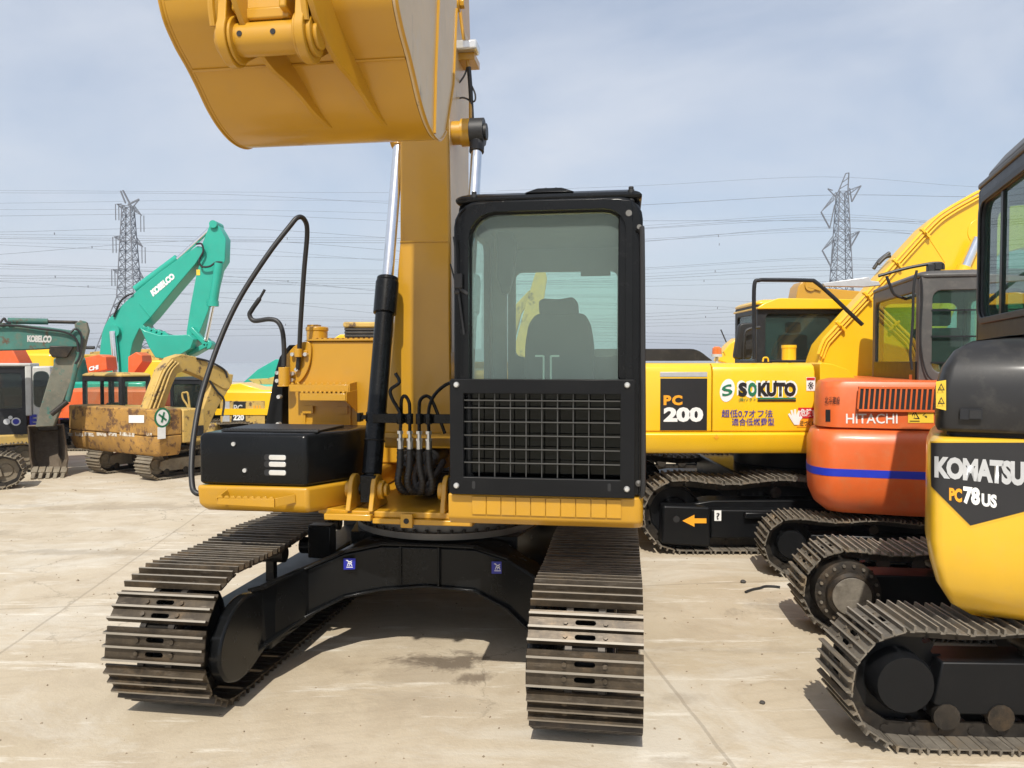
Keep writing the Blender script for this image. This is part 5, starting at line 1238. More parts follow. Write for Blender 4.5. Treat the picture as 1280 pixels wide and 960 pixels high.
    text('KOMATSU', silver, pn, quadmap(s8, (1168, 597), (1281, 608), (1281, 577), (1168, 570)), 0.055, sx=0.92)
    text('PC', orange_print, pn, quadmap(s8, (1186.5, 625.5), (1202.5, 628.5), (1202.5, 611), (1186.5, 609.5)), 0.05); text('78', white, pn, quadmap(s8, (1204, 629.5), (1225, 632.5), (1225, 610), (1204, 607.5)), 0.055); text('US', white, pn, quadmap(s8, (1227, 632.5), (1246, 635.5), (1246, 618.5), (1227, 616.5)), 0.05)
    # black hood
    gp = plan_loft(plan, ((zt + 0.002, 0.10), (zt + 0.03, 0.10))); gp.build('hood_gap', dark, T)
    zz = z(430)
    hd = plan_loft(plan, ((zt + 0.03, 0.05), (zt + 0.05, 0.04), (zt + 0.25, 0.04), (zz - 0.12, 0.07), (zz - 0.03, 0.13), (zz + 0.02, 0.22), (zz + 0.05, 0.40), (zz + 0.07, 0.6)))
    hood = hd.build('engine_hood', grey_hood, T, 0.0, 2, 60)
    hy_ = yr + 0.06
    d = decal(yellow_print, hood, lambda a, b: surf(-0.02)(a, b), [(1170, 510), (1182.5, 513), (1182.5, 475), (1170, 477)]); text('△', black_print, d, rectmap(surf(-0.012), 1172, 479, 1181, 488), 0.012); text('△', black_print, d, rectmap(surf(-0.012), 1172, 496, 1181, 505), 0.012)
    sv = surf(-0.022)
    lt = MB(); a = sv(1200, 524); c = sv(1228, 511); lt.bar((a + Vector((0, 0, (c.z - a.z) / 2))), Vector((c.x, c.y, (a.z + c.z) / 2)), 0.012, c.z - a.z); la = lt.build('latch_plate', cab_dark, hood)
    a = sv(1211, 523); c = sv(1226, 513); lt = MB(); lt.bar(Vector((a.x, a.y - 0.008, (a.z + c.z) / 2)), Vector((c.x, c.y - 0.008, (a.z + c.z) / 2)), 0.008, c.z - a.z); lt.build('latch_recess', dark, la)
    # cab
    xc = -0.51; ya, yb_ = -0.95, 0.62
    zr = F.fx(1222, 229, xc).z
    cab = add_cab(T, xc, xc + 1.0, ya, yb_, 1.9, zr - 0.03, cab_dark, glass_clear, 0.11, 0.33, 0.10, roofmat=cab_grey)
    tr_ = MB(); tr_.ring(rrect(ya + 0.06, yb_ - 0.06, 1.9 + (zr - 1.93) * 0.33 - 0.05, zr - 0.03 - 0.10, 0.13, 6), rrect(ya + 0.105, yb_ - 0.105, 1.9 + (zr - 1.93) * 0.33 - 0.005, zr - 0.03 - 0.145, 0.10, 6), 'x', xc - 0.016, xc - 0.001); tr_.build('window_seal', rubber, cab, 0.006)
    dv = MB(); dv.box(xc + 0.008, xc + 0.045, 0.02, 0.07, 2.3, zr - 0.15); dv.build('window_bar', cab_dark, cab)
    rr = MB(); rr.loft([[(x, y, z_) for x, y in ((xc + i, ya), (xc + 1.0, ya), (xc + 1.0, yb_ - i), (xc + i, yb_ - i))] for z_, i in ((zr + 0.02, 0.03), (zr + 0.14, 0.12), (zr + 0.20, 0.25))]); rr.build('roof_panel', cab_grey, cab, 0.03, 3)
    return T
machine_c()

# ================================================================ left: rusty machine with its counterweight to the camera
def machine_e():
    F = Frame(-6.15, 14.8, 32)
    T = thing('excavator', 'small rusty yellow excavator seen from behind, white sticker on its scraped counterweight', 'excavator', F)
    sh = shoe_mesh('track_shoe', 0.44, 0.15, shoe_worn, 0.72, False, shoe_worn)
    p = F.fz(104, 600, 0); q = F.fz(187, 600, 0)
    for xc in (-0.80, 0.72):
        track_at(T, xc, 0.0, 0, 0.44, 3.1, 0.52, 0.15, sh, chain_steel, shoe_worn, sag=0.02)
    u = MB(); u.box(-0.6, 0.55, -0.9, 0.9, 0.2, 0.5); u.cyl((0, 0, 0.5), (0, 0, 0.62), 0.5, 24); u.build('undercarriage_frame', chain_steel, T, 0.02)
    yr = -1.55; a = F.fy(82, 560, yr); b = F.fy(194, 512.5, yr); zs = F.fy(130, 541, yr).z
    c = MB()
    c.prism(filletpoly([(a.x, yr + 0.5), (a.x + 0.02, yr + 0.06), (a.x + 0.2, yr), (b.x - 0.15, yr), (b.x, yr + 0.06), (b.x, yr + 0.5)], 0.03), 'z', zs + 0.012, b.z)
    cw = c.build('counterweight', rusty, T, 0.03, 3)
    c = MB(); c.loft([[(x, y, z) for x, y in filletpoly([(a.x + i, yr + 0.5), (a.x + 0.02 + i, yr + 0.06 + i), (a.x + 0.2, yr + i), (b.x - 0.15, yr + i), (b.x - i, yr + 0.06 + i), (b.x - i, yr + 0.5)], 0.03)] for z, i in ((a.z, 0.10), (a.z + 0.05, 0.05), (zs - 0.1, 0.0), (zs, 0.0))]); c.build('lower_counterweight', rusty, cw, 0.01)
    hit = lambda x, y: F.fy(x, y, yr - 0.006)
    d = decal(white, cw, hit, [(161, 528.5), (180, 528.5), (180, 519), (161, 519)])
    m = MB()
    for x0, x1, y in ((85, 92, 543), (94, 104, 543), (106, 118, 543), (121, 133, 543), (136, 146, 543), (150, 168, 543), (183, 190, 543)):
        p0 = F.fy(x0, y + 1.6, yr + 0.0); p1 = F.fy(x1, y - 1.6, yr + 0.0); m.box(p0.x, p1.x, yr - 0.004, yr - 0.001, p0.z, p1.z)
    m.build('worn_lettering', paint('worn_white_paint', (0.62, 0.58, 0.50), 0.6, 0, 0.1, 0.7, (0.3, 0.2, 0.1), scale=3, wear=0.5, wearcol=(0.25, 0.14, 0.05)), cw)
    # right side of the body
    xs = b.x + 0.01
    s = MB(); p = F.fx(196, 557, xs); q = F.fx(243, 553, xs); s.box(a.x + 0.05, xs, yr + 0.51, F.fx(256, 540, xs).y, p.z, b.z - 0.02); sd = s.build('body', pale_yellow, T, 0.02)
    s = MB(); s.box(xs + 0.001, xs + 0.012, yr + 0.75, F.fx(254, 540, xs).y, p.z + 0.10, p.z + 0.28); s.build('side_stripe', cab_dark, sd)
    hx = lambda x, y: F.fx(x, y, xs + 0.016)
    m = MB(); c0 = hx(203, 522); m.add([c0 + Vector((0, 0.15 * math.cos(t), 0.17 * math.sin(t))) for t in [2 * math.pi * i / 24 for i in range(24)]], [list(range(24))]); lg = m.build('round_logo', green_print, sd)
    m = MB(); c0 = hx(203, 522) + Vector((0.004, 0, 0)); m.add([c0 + Vector((0, 0.115 * math.cos(t), 0.135 * math.sin(t))) for t in [2 * math.pi * i / 24 for i in range(24)]], [list(range(24))]); m.build('logo_inner', white, sd)
    m = MB(); c0 = hx(203, 522) + Vector((0.008, 0, 0)); m.bar(c0 + Vector((0, -0.07, 0.06)), c0 + Vector((0, 0.07, -0.05)), 0.03, 0.004, (1, 0, 0)); m.bar(c0 + Vector((0, -0.02, -0.08)), c0 + Vector((0, 0.03, 0.09)), 0.03, 0.004, (1, 0, 0)); m.build('logo_figure', green_print, sd)
    d = decal(white, sd, lambda x, y: F.fx(x, y, xs + 0.014), [(197, 549), (207, 548), (207, 533), (197, 534)], th=(0.0015, 0, 0))
    hm = MB(); hm.box(-0.1, xs - 0.05, 0.9, 1.1, p.z + 0.3, b.z + 0.1)
    # cab on the left
    yc = -0.95; p0 = F.fy(103, 512, yc); p1 = F.fy(151, 469, yc); q = F.fx(189, 490, p1.x)
    cab = add_cab(T, p0.x, p1.x, yc, q.y, p0.z - 0.1, p1.z, cab_dark, glass_rear, 0.085, 0.08, 0.02, roofmat=pale_yellow, mull=1, seat=True)
    # boom
    b_ = MB(); X = 0.75
    pts = [(183, 513), (192, 488), (202, 462), (214, 447), (228, 442.5), (245, 446), (284, 463), (291, 474), (287, 487), (279, 486), (262, 476), (232, 463), (222, 467), (215, 482), (205, 513)]
    boom = boompx(T, F, pts, 0.72, 0.5, pale_yellow, 'x')
    for k in range(3):
        pts2 = [(186 + k * 5, 512), (195 + k * 5, 488), (205 + k * 4.5, 464), (216 + k * 3.5, 450 + k * 2)]
        m = MB(); m.tube(smoothpath([F.fx(x, y, 0.73) + Vector((0.01, 0, 0)) for x, y in pts2], 4), 0.022, 6); m.build('oil_pipe', pale_yellow, boom)
    st = boompx(T, F, [(268, 466), (292, 468), (290, 480), (272, 510), (258, 540), (248, 560), (240, 556), (250, 520), (262, 488)], 0.70, 0.52, pale_yellow, 'x', 'stick')
    m = MB()
    for pl in ([(262, 476), (272, 490), (280, 500), (278, 520)], [(246, 448), (262, 452), (280, 462), (284, 472)]):
        m.tube(smoothpath([F.fx(x, y, 0.74) for x, y in pl], 4), 0.02, 6)
    m.build('boom_hose', rubber, boom)
    m = MB(); m.tube([F.fx(204, 512, 0.9), F.fx(199, 470, 0.9), F.fx(211, 470, 0.9)], 0.02, 6)
    return T
machine_e()

# pale machine standing beyond it: cab and body
def machine_h():
    F = Frame(-7.2, 17.9, 0)
    T = thing('excavator', 'pale yellow excavator with dark framed cab half hidden beyond the rusty one', 'excavator', F)
    y = -1.2; c = F.fy(213, 535, y); d = F.fy(254, 474, y)
    add_cab(T, c.x, d.x, y, y + 1.2, c.z, d.z, cab_dark, glass_dark, 0.07, 0.15, 0.06)
    b = MB(); p = F.fy(190, 546, y - 0.1); q = F.fy(268, 512, y - 0.1); b.box(p.x, c.x - 0.01, y - 0.1, 1.2, p.z, q.z); b.box(c.x - 0.01, q.x, y - 0.1, 1.2, p.z, F.fy(0, 530, y - 0.1).z); b.build('body', pale_yellow, T, 0.04)
    tubepx(T, F, [(241, 545), (236, 512), (229, 499), (228, 492), (231, 491), (235, 493), (238, 520)], y - 0.25, 0.022, pale_yellow, 'handrail')
    sh = shoe_mesh('track_shoe', 0.5, 0.19, shoe_worn, 0.9, False, shoe_worn)
    for cy in (-0.9, 0.9): track_at(T, 0, cy, -90, 0.5, 3.4, 0.75, 0.19, sh, chain_steel, shoe_worn)
    return T
machine_h()

# ================================================================ far left machine with grey-white cab
def machine_d():
    F = Frame(-9.6, 13.6, -25)
    gy = F.fz(60, 597, 0).y; tp = F.fz(27, 611, 0)
    T = thing('excavator', 'weathered teal excavator with white cab pillar, bucket resting on the ground at the far left', 'excavator', F)
    sh = shoe_mesh('track_shoe', 0.5, 0.18, shoe_worn, 0.85, False, shoe_worn)
    track_at(T, tp.x - 1.55, tp.y + 0.25, 90, 0.5, 3.2, 0.58, 0.18, sh, chain_steel, shoe_worn); track_at(T, tp.x - 1.55, tp.y + 2.35, 90, 0.5, 3.2, 0.58, 0.18, sh, chain_steel, shoe_worn)
    y = gy + 1.0
    z = lambda py: F.fy(20, py, y).z
    x = lambda px: F.fy(px, 500, y).x
    cab = add_cab(T, x(-75), x(33), y, y + 1.1, z(548), z(459), cab_dark, glass_dark, 0.07, 0.42, 0.04, seat=True)
    p = MB(); p.box(x(32), x(40), y - 0.03, y + 1.1, z(520), z(455)); p.box(x(-75), x(40), y - 0.035, y + 1.12, z(458), z(454)); p.build('white_pillar', cream, cab, 0.02)
    p = MB(); p.box(x(40), x(64), y + 0.0, y + 1.1, z(535), z(458)); p.build('front_frame', cream, cab, 0.03)
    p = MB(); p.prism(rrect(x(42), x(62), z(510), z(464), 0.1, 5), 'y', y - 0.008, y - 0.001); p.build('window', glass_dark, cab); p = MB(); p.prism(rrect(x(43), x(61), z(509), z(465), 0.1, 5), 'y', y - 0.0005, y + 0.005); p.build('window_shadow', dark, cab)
    hit = lambda a, b: F.fy(a, b, y - 0.012)
    text('E', blue_print, cab, rectmap(hit, 37, 518, 46, 532), 0.06)
    for px, py, r in ((8.5, 527, 0.055), (20, 527, 0.075), (13, 522, 0.035)):
        m = MB(); c = F.fy(px, py, y - 0.002); m.cyl(c, c - Vector((0, 0.006, 0)), r, 20); so = m.build('round_sticker', silver, cab)
    m = MB(); c = F.fy(20, 527, y - 0.009); m.cyl(c, c - Vector((0, 0.003, 0)), 0.052, 20); m.build('sticker_centre', blue_print, cab)
    b = MB(); b.box(x(-120), x(42), y - 0.05, y + 2.2, z(556), z(543)); b.build('deck_sill', pale_yellow, T, 0.03)
    b = MB(); b.box(x(-120), x(-76), y - 0.02, y + 2.2, z(542), z(470)); b.build('body', teal_old, T, 0.04)
    b = MB(); b.box(tp.x - 2.3, tp.x - 0.8, tp.y + 0.5, tp.y + 2.1, 0.3, z(556) - 0.01); b.build('undercarriage_frame', black_soft, T)
    # boom, stick, bucket
    yb = gy - 0.15
    boom = boompx(T, F, [(-60, 398), (0, 403), (60, 409), (98, 414), (104, 421), (101, 433), (90, 434), (40, 437), (0, 438), (-60, 440)], yb, yb + 0.45, teal_old)
    text('KOBELCO', cream, boom, quadmap(lambda a, b: F.fy(a, b, yb - 0.006), (34, 427.5), (64, 428.5), (65, 419.5), (34, 419)), 0.06, sx=0.9)
    tubepx(T, F, [(10, 401), (60, 402)], yb + 0.2, 0.055, teal_old, 'stick_cylinder', 12); tubepx(T, F, [(60, 402.2), (97, 403)], yb + 0.2, 0.03, chain_steel, 'rod', 10)
    for pl in ([(0, 404), (5, 398), (8, 402), (14, 404)], [(-5, 407), (20, 407), (50, 411), (80, 415), (95, 424), (98, 440)], [(88, 416), (95, 411), (102, 421), (100, 445), (94, 455)]):
        tubepx(boom, F, pl, yb - 0.05, 0.02, rubber, 'boom_hose', 6)
    boompx(T, F, [(93, 405), (100, 400), (108, 402), (111, 413), (108, 425), (103, 447), (88, 480), (76, 510), (67, 533), (44, 534), (50, 510), (62, 470), (70, 447), (86, 436), (95, 424)], yb + 0.06, yb + 0.39, muddy_teal, name='stick')
    boompx(T, F, [(62, 432), (92, 433), (84, 447), (66, 447), (61, 441)], yb - 0.04, yb + 0.5, chain_steel, name='boom_end_bracket')
    tubepx(T, F, [(84, 502), (64, 518)], yb - 0.1, 0.045, chain_steel, 'link_bar', 10); tubepx(T, F, [(98, 440), (92, 470), (84, 502)], yb + 0.1, 0.05, teal_old, 'bucket_cylinder', 12)
    # bucket seen into its mouth: back and sides as plates, teeth at the ground
    y0 = gy; mbk = MB()
    def P(px, py, yy): return F.fy(px, py, yy)
    ring1 = [P(34, 533, y0 + 0.25), P(78, 531, y0 + 0.25), P(84, 575, y0 + 0.1), P(81, 594, y0), P(41, 594, y0), P(37, 575, y0 + 0.1)]
    mid = [P(40, 540, y0 + 0.75), P(72, 539, y0 + 0.75), P(76, 572, y0 + 0.75), P(73, 585, y0 + 0.55), P(46, 585, y0 + 0.55), P(43, 572, y0 + 0.75)]
    t = Vector((0, 0.03, 0))
    for A, B in ((0, 1), (1, 2), (2, 3), (4, 5), (5, 0)):
        mbk.add([ring1[A], ring1[B], mid[B], mid[A]] + [v + Vector((0.02, 0.03, 0.02)) for v in (ring1[A], ring1[B], mid[B], mid[A])], [(0, 1, 2, 3), (7, 6, 5, 4), (0, 4, 5, 1), (1, 5, 6, 2), (2, 6, 7, 3), (3, 7, 4, 0)])
    mbk.add([ring1[3], ring1[4], mid[4], mid[3]] + [v - Vector((0, 0, 0.03)) for v in (ring1[3], ring1[4], mid[4], mid[3])], [(0, 1, 2, 3), (7, 6, 5, 4), (0, 4, 5, 1), (1, 5, 6, 2), (2, 6, 7, 3), (3, 7, 4, 0)])
    mbk.add(mid + [v + Vector((0, 0.04, 0)) for v in mid], [list(range(6)), list(range(11, 5, -1))] + [(i, i + 6, (i + 1) % 6 + 6, (i + 1) % 6) for i in range(6)])
    bk = mbk.build('bucket', steel_mat('muddy_bucket_steel', (0.10, 0.075, 0.05), (0.22, 0.17, 0.12), (0.30, 0.26, 0.2), 0.75, 0.2), T)
    for i in range(5):
        px = 43 + i * 9.2
        m = MB(); a = P(px + 1.5, 585, y0 + 0.12); b = P(px - 2.5, 598.5, y0 - 0.18); m.bar(a, (a + b) / 2, 0.10, 0.07); m.bar((a + b) / 2, b, 0.06, 0.04); m.build('tooth', shoe_worn, bk, 0.008)
    br = MB(); br.box(P(44, 532, y0).x, P(70, 532, y0).x, y0 + 0.3, y0 + 0.7, P(0, 540, y0 + .3).z, P(0, 526, y0 + .3).z); br.build('bucket_bracket', chain_steel, bk, 0.02)
    return T
machine_d()

# ================================================================ teal machine with the raised arm
def machine_f():
    F = Frame(-10.0, 20.5, 0)
    T = thing('excavator', 'bright teal excavator with its arm folded high above the rusty one', 'excavator', F)
    yb = -0.5
    outer = [(124, 470), (124, 445), (127, 418), (130, 408), (136, 398), (152, 382), (171, 363.5), (200, 340), (230, 318.5), (246, 307.5), (251, 308)]
    inner = [(254, 315), (244, 330), (216, 363), (188, 397), (174, 411), (166, 428), (162, 446), (160, 472)]
    boom = boompx(T, F, outer + inner, yb, yb + 0.55, teal)
    w = MB(); w.tube([F.fy(174, 380, yb - .002), F.fy(187, 396, yb - .002)], 0.012, 5); w.build('weld_seam', teal, boom)
    text('KOBELCO', white, boom, quadmap(lambda a, b: F.fy(a, b, yb - 0.008), (191.5, 371), (219.5, 347), (215, 340.5), (187.5, 363.5)), 0.07, sx=0.9)
    stick = boompx(T, F, [(249, 330), (252, 306), (258, 291), (262, 281), (267, 277), (272, 281), (277, 289), (282, 298), (281, 326), (274, 337), (269, 358), (260, 389), (250, 414), (246, 427), (233, 426), (233, 415), (238, 382), (245, 345)], yb + 0.08, yb + 0.45, teal, name='stick')
    m = MB(); p = F.fy(266, 280, yb); m.cyl(p, p + Vector((0, 0.5, 0)), 0.1, 18); m.build('stick_pin', teal, stick)
    d = decal(yellow_print, stick, lambda a, b: F.fy(a, b, yb + 0.075), [(245.5, 344), (250, 344), (250, 337), (245.5, 337)])
    tubepx(T, F, [(222, 324), (262, 287)], yb + 0.2, 0.06, chrome, 'rod', 12); tubepx(T, F, [(170, 362), (222, 323)], yb + 0.25, 0.11, teal, 'stick_cylinder', 12)
    tubepx(T, F, [(274, 329), (266, 381)], yb - 0.05, 0.115, teal, 'bucket_cylinder', 14); tubepx(T, F, [(266, 382), (257, 426)], yb - 0.05, 0.05, chrome, 'rod', 12)
    m = MB(); p = F.fy(266, 382, yb - .05); m.cyl(p + Vector((0, 0, 0.12)), p - Vector((0, 0, 0.02)), 0.15, 14); m.build('cylinder_collar', teal, T)
    for pl in ([(245, 305), (252, 305), (254, 314), (249, 325), (252, 333), (262, 333), (270, 328), (278, 328)], [(142, 396), (150, 378), (158, 370), (166, 367)]):
        tubepx(boom, F, pl, yb - 0.04, 0.026, rubber, 'boom_hose', 6)
    tubepx(T, F, [(141, 414), (144, 448), (145, 470)], yb - 0.1, 0.085, chrome, 'rod', 12)
    m = MB(); p = F.fy(141, 414, yb - 0.12); m.cyl(p, p + Vector((0, 0.3, 0)), 0.16, 18); m.build('boom_pin', teal, boom)
    lk = MB(); lk.bar(F.fy(239, 410, yb), F.fy(259, 432, yb), 0.12, 0.16, (0, 1, 0)); lk.bar(F.fy(259, 431, yb), F.fy(235, 444, yb), 0.12, 0.16, (0, 1, 0)); p = F.fy(259, 431, yb - .05); lk.cyl(p, p + Vector((0, 0.3, 0)), 0.12, 14); lk.build('bucket_link', teal, T, 0.02)
    bk = boompx(T, F, [(175, 409.5), (180, 413), (199, 419), (225, 419), (236, 418), (242, 424), (238, 436), (224, 444), (208, 449), (194, 447), (186, 434)], yb - 0.35, yb + 0.85, teal, name='bucket')
    for i in range(5):
        m = MB(); px = 180 + i * 6.5; py = 409.5 + i * 1.9; a = F.fy(px + 3.5, py + 4, yb); b = F.fy(px - 3, py - 1.5, yb); dd = Vector((0, 1, 0)) * (i * 0.0)
        m.bar(a + dd, b + dd, 0.09, 0.12); m.build('tooth', teal, bk, 0.006)
    # lower machine, mostly hidden
    z = lambda py: F.fy(100, py, -1.4).z
    x = lambda px: F.fy(px, 500, -1.4).x
    b = MB(); b.box(x(75), x(175), -1.2, 1.3, 1.0, z(478)); b.build('body', teal, T, 0.05)
    sh = shoe_mesh('track_shoe', 0.6, 0.2, shoe_worn, 1, False, shoe_worn)
    for cy in (-1.1, 1.1): track_at(T, 0.6, cy, 90, 0.6, 4.1, 0.85, 0.2, sh, chain_steel, black_soft)
    return T
machine_f()

# ================================================================ rows of machines further back
def yard_machine(label, fr_xy, body, z0=1.05, z1=2.2, mat=yellow2, cab=None, cabmat=cab_dark, booms=(), length=3.6, grp=None, hoodmat=None, rot=90, roofmat=None, tracks=True):
    X0, X1, Y = fr_xy
    F = Frame((X0 + X1) / 2, Y + 1.3, 0)
    T = thing('excavator', label, 'excavator', F, group=grp)
    hw = (X1 - X0) / 2
    b = MB(); b.prism(rrect(-hw, hw, -1.3, 1.3, 0.25, 5), 'z', z0, z1); bo = b.build('body', mat, T, 0.06)
    s = MB(); s.box(-hw - 0.02, hw + 0.02, -1.33, -1.305, z0 + 0.02, z0 + 0.16); s.build('deck_sill', hoodmat or mat, bo)
    if tracks:
        sh = shoe_mesh('track_shoe', 0.5, 0.2, shoe_worn, 0.95, False, shoe_worn)
        for cy in (-1.0, 1.0): track_at(T, 0, cy, rot, 0.5, length, 0.8, 0.2, sh, chain_steel, black_soft)
        u = MB(); u.box(-0.6, 0.6, -0.8, 0.8, 0.35, z0 - 0.005); u.build('undercarriage_frame', black_soft, T)
    if cab:
        a = F.fy(cab[0], cab[3], -1.25); c = F.fy(cab[2], cab[1], -1.25)
        add_cab(T, a.x, c.x, -1.25, -0.15, min(a.z, z1), c.z, cabmat, glass_dark, 0.08, 0.3, 0.06, roofmat=roofmat)
    for pts, d, w, m in booms: boompx(T, F, pts, d, d + w, m)
    return T, F
def wx(px, Y): return (px - 640) / FPX * Y
GY = 'excavators parked in the back row'
T, F = yard_machine('orange excavator with dark cab, behind the weathered teal boom at the left edge', (wx(-60, 18), wx(40, 18), 17), None, 1.0, 1.9, orange2, (-30, 462, 25, 495), cab_dark, [([(-30, 430), (2, 434), (14, 434), (24, 453), (24, 470), (10, 470), (-30, 462)], -0.3, 0.5, orange2), ([(20, 458), (30, 456), (40, 470), (36, 500), (22, 500), (18, 480)], -0.4, 0.5, orange2)])
T, F = yard_machine('yellow excavator with blue lettering on its low boom, behind the weathered teal boom', (wx(-20, 24), wx(70, 24), 24), None, 1.1, 2.3, yellow2, None, cab_dark, [([(10, 433), (62, 434), (68, 442), (66, 458), (30, 456), (14, 452)], -0.6, 0.5, yellow2)])
text('OMATSU', blue_print, T, quadmap(lambda a, b: F.fy(a, b, -0.61), (14, 450), (41, 452), (41, 446), (14, 442)), 0.06)
m = MB()
for px in (47.5, 56): p = F.fy(px, 448, -0.6); m.cyl(p, p - Vector((0, 0.01, 0)), 0.13, 16)
m.build('round_sticker', cream, T)
T, F = yard_machine('bright orange excavator with white letters on its boom, left of the teal arm', (wx(70, 17.5), wx(196, 17.5), 17.5), None, 0.75, 1.42, orange2, None, cab_dark, [([(106, 447), (124, 443), (132, 446), (134, 462), (110, 467)], -0.4, 0.5, orange2), ([(160, 446), (170, 440), (177, 444), (178, 452), (168, 466), (160, 466)], -0.5, 0.5, orange2)], length=3.0)
text('CHI', white, T, quadmap(lambda a, b: F.fy(a, b, -0.42), (111, 464), (123, 461.5), (123, 456), (111, 458.5)), 0.06); text('ZA', blue_print, T, quadmap(lambda a, b: F.fy(a, b, -1.31), (73, 524), (86, 524), (86, 519), (73, 519)), 0.06)
m = MB()
for i in range(7): p = F.fy(126 + i * 2.4, 490, -1.31); m.box(p.x, p.x + 0.03, -1.32, -1.3, p.z - 0.1, p.z + 0.05)
T, F = yard_machine('teal grey engine body standing behind the orange excavator', (wx(84, 21), wx(118, 21), 20.2), None, 1.0, 2.15, teal_old, None, cab_dark)
T, F = yard_machine('weathered yellow excavator whose boom crosses behind the teal bucket', (wx(140, 27), wx(215, 27), 27), None, 1.1, 2.1, yellow2, None, cab_dark, [([(112, 440), (150, 437), (192, 436), (198, 442), (200, 462), (176, 470), (112, 462)], -0.5, 0.5, pale_yellow), ([(166, 462), (200, 468), (206, 474), (200, 478), (166, 472)], -0.7, 0.4, yellow2)])
tubepx(T, F, [(100, 434.5), (118, 434.5)], -0.5, 0.06, rubber, 'hose')
m = MB(); p = F.fy(193, 455, -0.55); m.cyl(p, p - Vector((0, 0.2, 0)), 0.15, 12); m.build('pivot_pin', rubber, T)
T, F = yard_machine('light yellow excavator with a dark 220 panel, beyond the black handrail', (wx(270, 17), wx(352, 17), 17), None, 0.85, 1.42, yellow2, None, cab_dark, [([(274, 484), (281, 481), (300, 479), (335, 489), (340, 500), (276, 500)], -0.9, 0.8, yellow2)])
hit = lambda a, b: F.fy(a, b, -1.318)
bb = MB(); a = F.fy(276, 530, -1.3); c = F.fy(331, 501, -1.3); bb.box(a.x, c.x, -1.3 - 0.012, -1.301, a.z, c.z); body = bb.build('side_door', pale_yellow, T)
decal(grey_hood, body, hit, [(289, 527), (307, 527), (307, 502), (292, 502)], 'number_panel'); text('220', white, body, rectmap(lambda a, b: F.fy(a, b, -1.325), 291.5, 518, 305, 525.5), 0.05); text('PC', cream, body, rectmap(lambda a, b: F.fy(a, b, -1.325), 292, 506, 303, 514), 0.02)
decal(silver, body, hit, [(278, 527), (287, 527), (287, 502), (280, 502)], 'grille_panel')
for i, px in enumerate((317, 320.5, 324)): decal(orange_print, body, hit, [(px, 517), (px + 1.6, 517), (px + 1.6, 507), (px, 507)], 'orange_mark')
m = MB(); a = F.fy(289, 500, -1.1); c = F.fy(331, 492, -1.1); m.box(a.x, c.x, -1.1, -0.3, a.z, c.z); m.build('hood_grille', cab_dark, T, 0.04)
T, F = yard_machine('dark teal excavator boom slanting down beside the black curved shield', (wx(300, 30), wx(350, 30), 30), None, 0.7, 1.15, teal, None, cab_dark, [([(304, 478), (322, 462), (345, 449), (352, 450), (352, 470), (330, 476)], -0.5, 0.5, teal), ([(310, 474), (335, 473), (352, 468), (352, 482), (322, 482)], -0.7, 0.4, pale_yellow)])
# louvred machine between the tank cabinet and the boom
T, F = yard_machine('yellow excavator with dark louvred hood, seen between tank and boom cylinder', (wx(418, 11.5), wx(500, 11.5), 11.2), None, 1.0, 2.29, pale_yellow, None, cab_dark, [([(405, 431), (425, 418), (440, 418), (430, 432)], -0.6, 0.3, yellow2)], length=3.2)
m = MB(); a = F.fy(431, 429, -1.1); c = F.fy(492, 409, -1.1); m.box(a.x, c.x, -1.08, 0.6, a.z, c.z); hd = m.build('hood_core', dark, T)
n = 5
for i in range(n):
    z = a.z + (c.z - a.z) * (i + 0.5) / n; m = MB(); m.bar((a.x, -1.10, z), (c.x, -1.10, z), 0.06, 0.022, (0, -0.4, 1)); m.build('louvre', cab_grey, hd)
m = MB(); e = F.fy(431, 409.5, -1.1); g_ = F.fy(492, 402.5, -1.1); m.prism(rrect(e.x - 0.02, g_.x, e.z, g_.z, 0.03, 4), 'y', -1.14, 0.7); m.build('hood_top', pale_yellow, T, 0.02)
# pale machine seen through the rear window of the black cab
F = Frame(0.4, 12.5, 0)
T = thing('excavator', 'pale yellow excavator seen through the windows of the black cab', 'excavator', F)
boompx(T, F, [(668, 345), (670, 340), (682, 340), (684, 348), (680, 375), (672, 410), (660, 470), (640, 470), (644, 430), (656, 385)], -0.4, 0.1, pale_yellow); boompx(T, F, [(645, 380), (662, 362), (664, 372), (652, 392), (645, 420), (640, 420)], 0.15, 0.4, pale_yellow, name='stick')
b = MB(); b.prism(rrect(-1.0, 0.55, -1.2, 1.2, 0.2, 5), 'z', 0.95, 1.95); b.build('body', pale_yellow, T, 0.05)
sh = shoe_mesh('track_shoe', 0.5, 0.2, shoe_worn, 0.95, False, shoe_worn)
for cx in (-0.9, 0.55): track_at(T, cx, 0, 0, 0.5, 3.4, 0.8, 0.2, sh, chain_steel, black_soft)
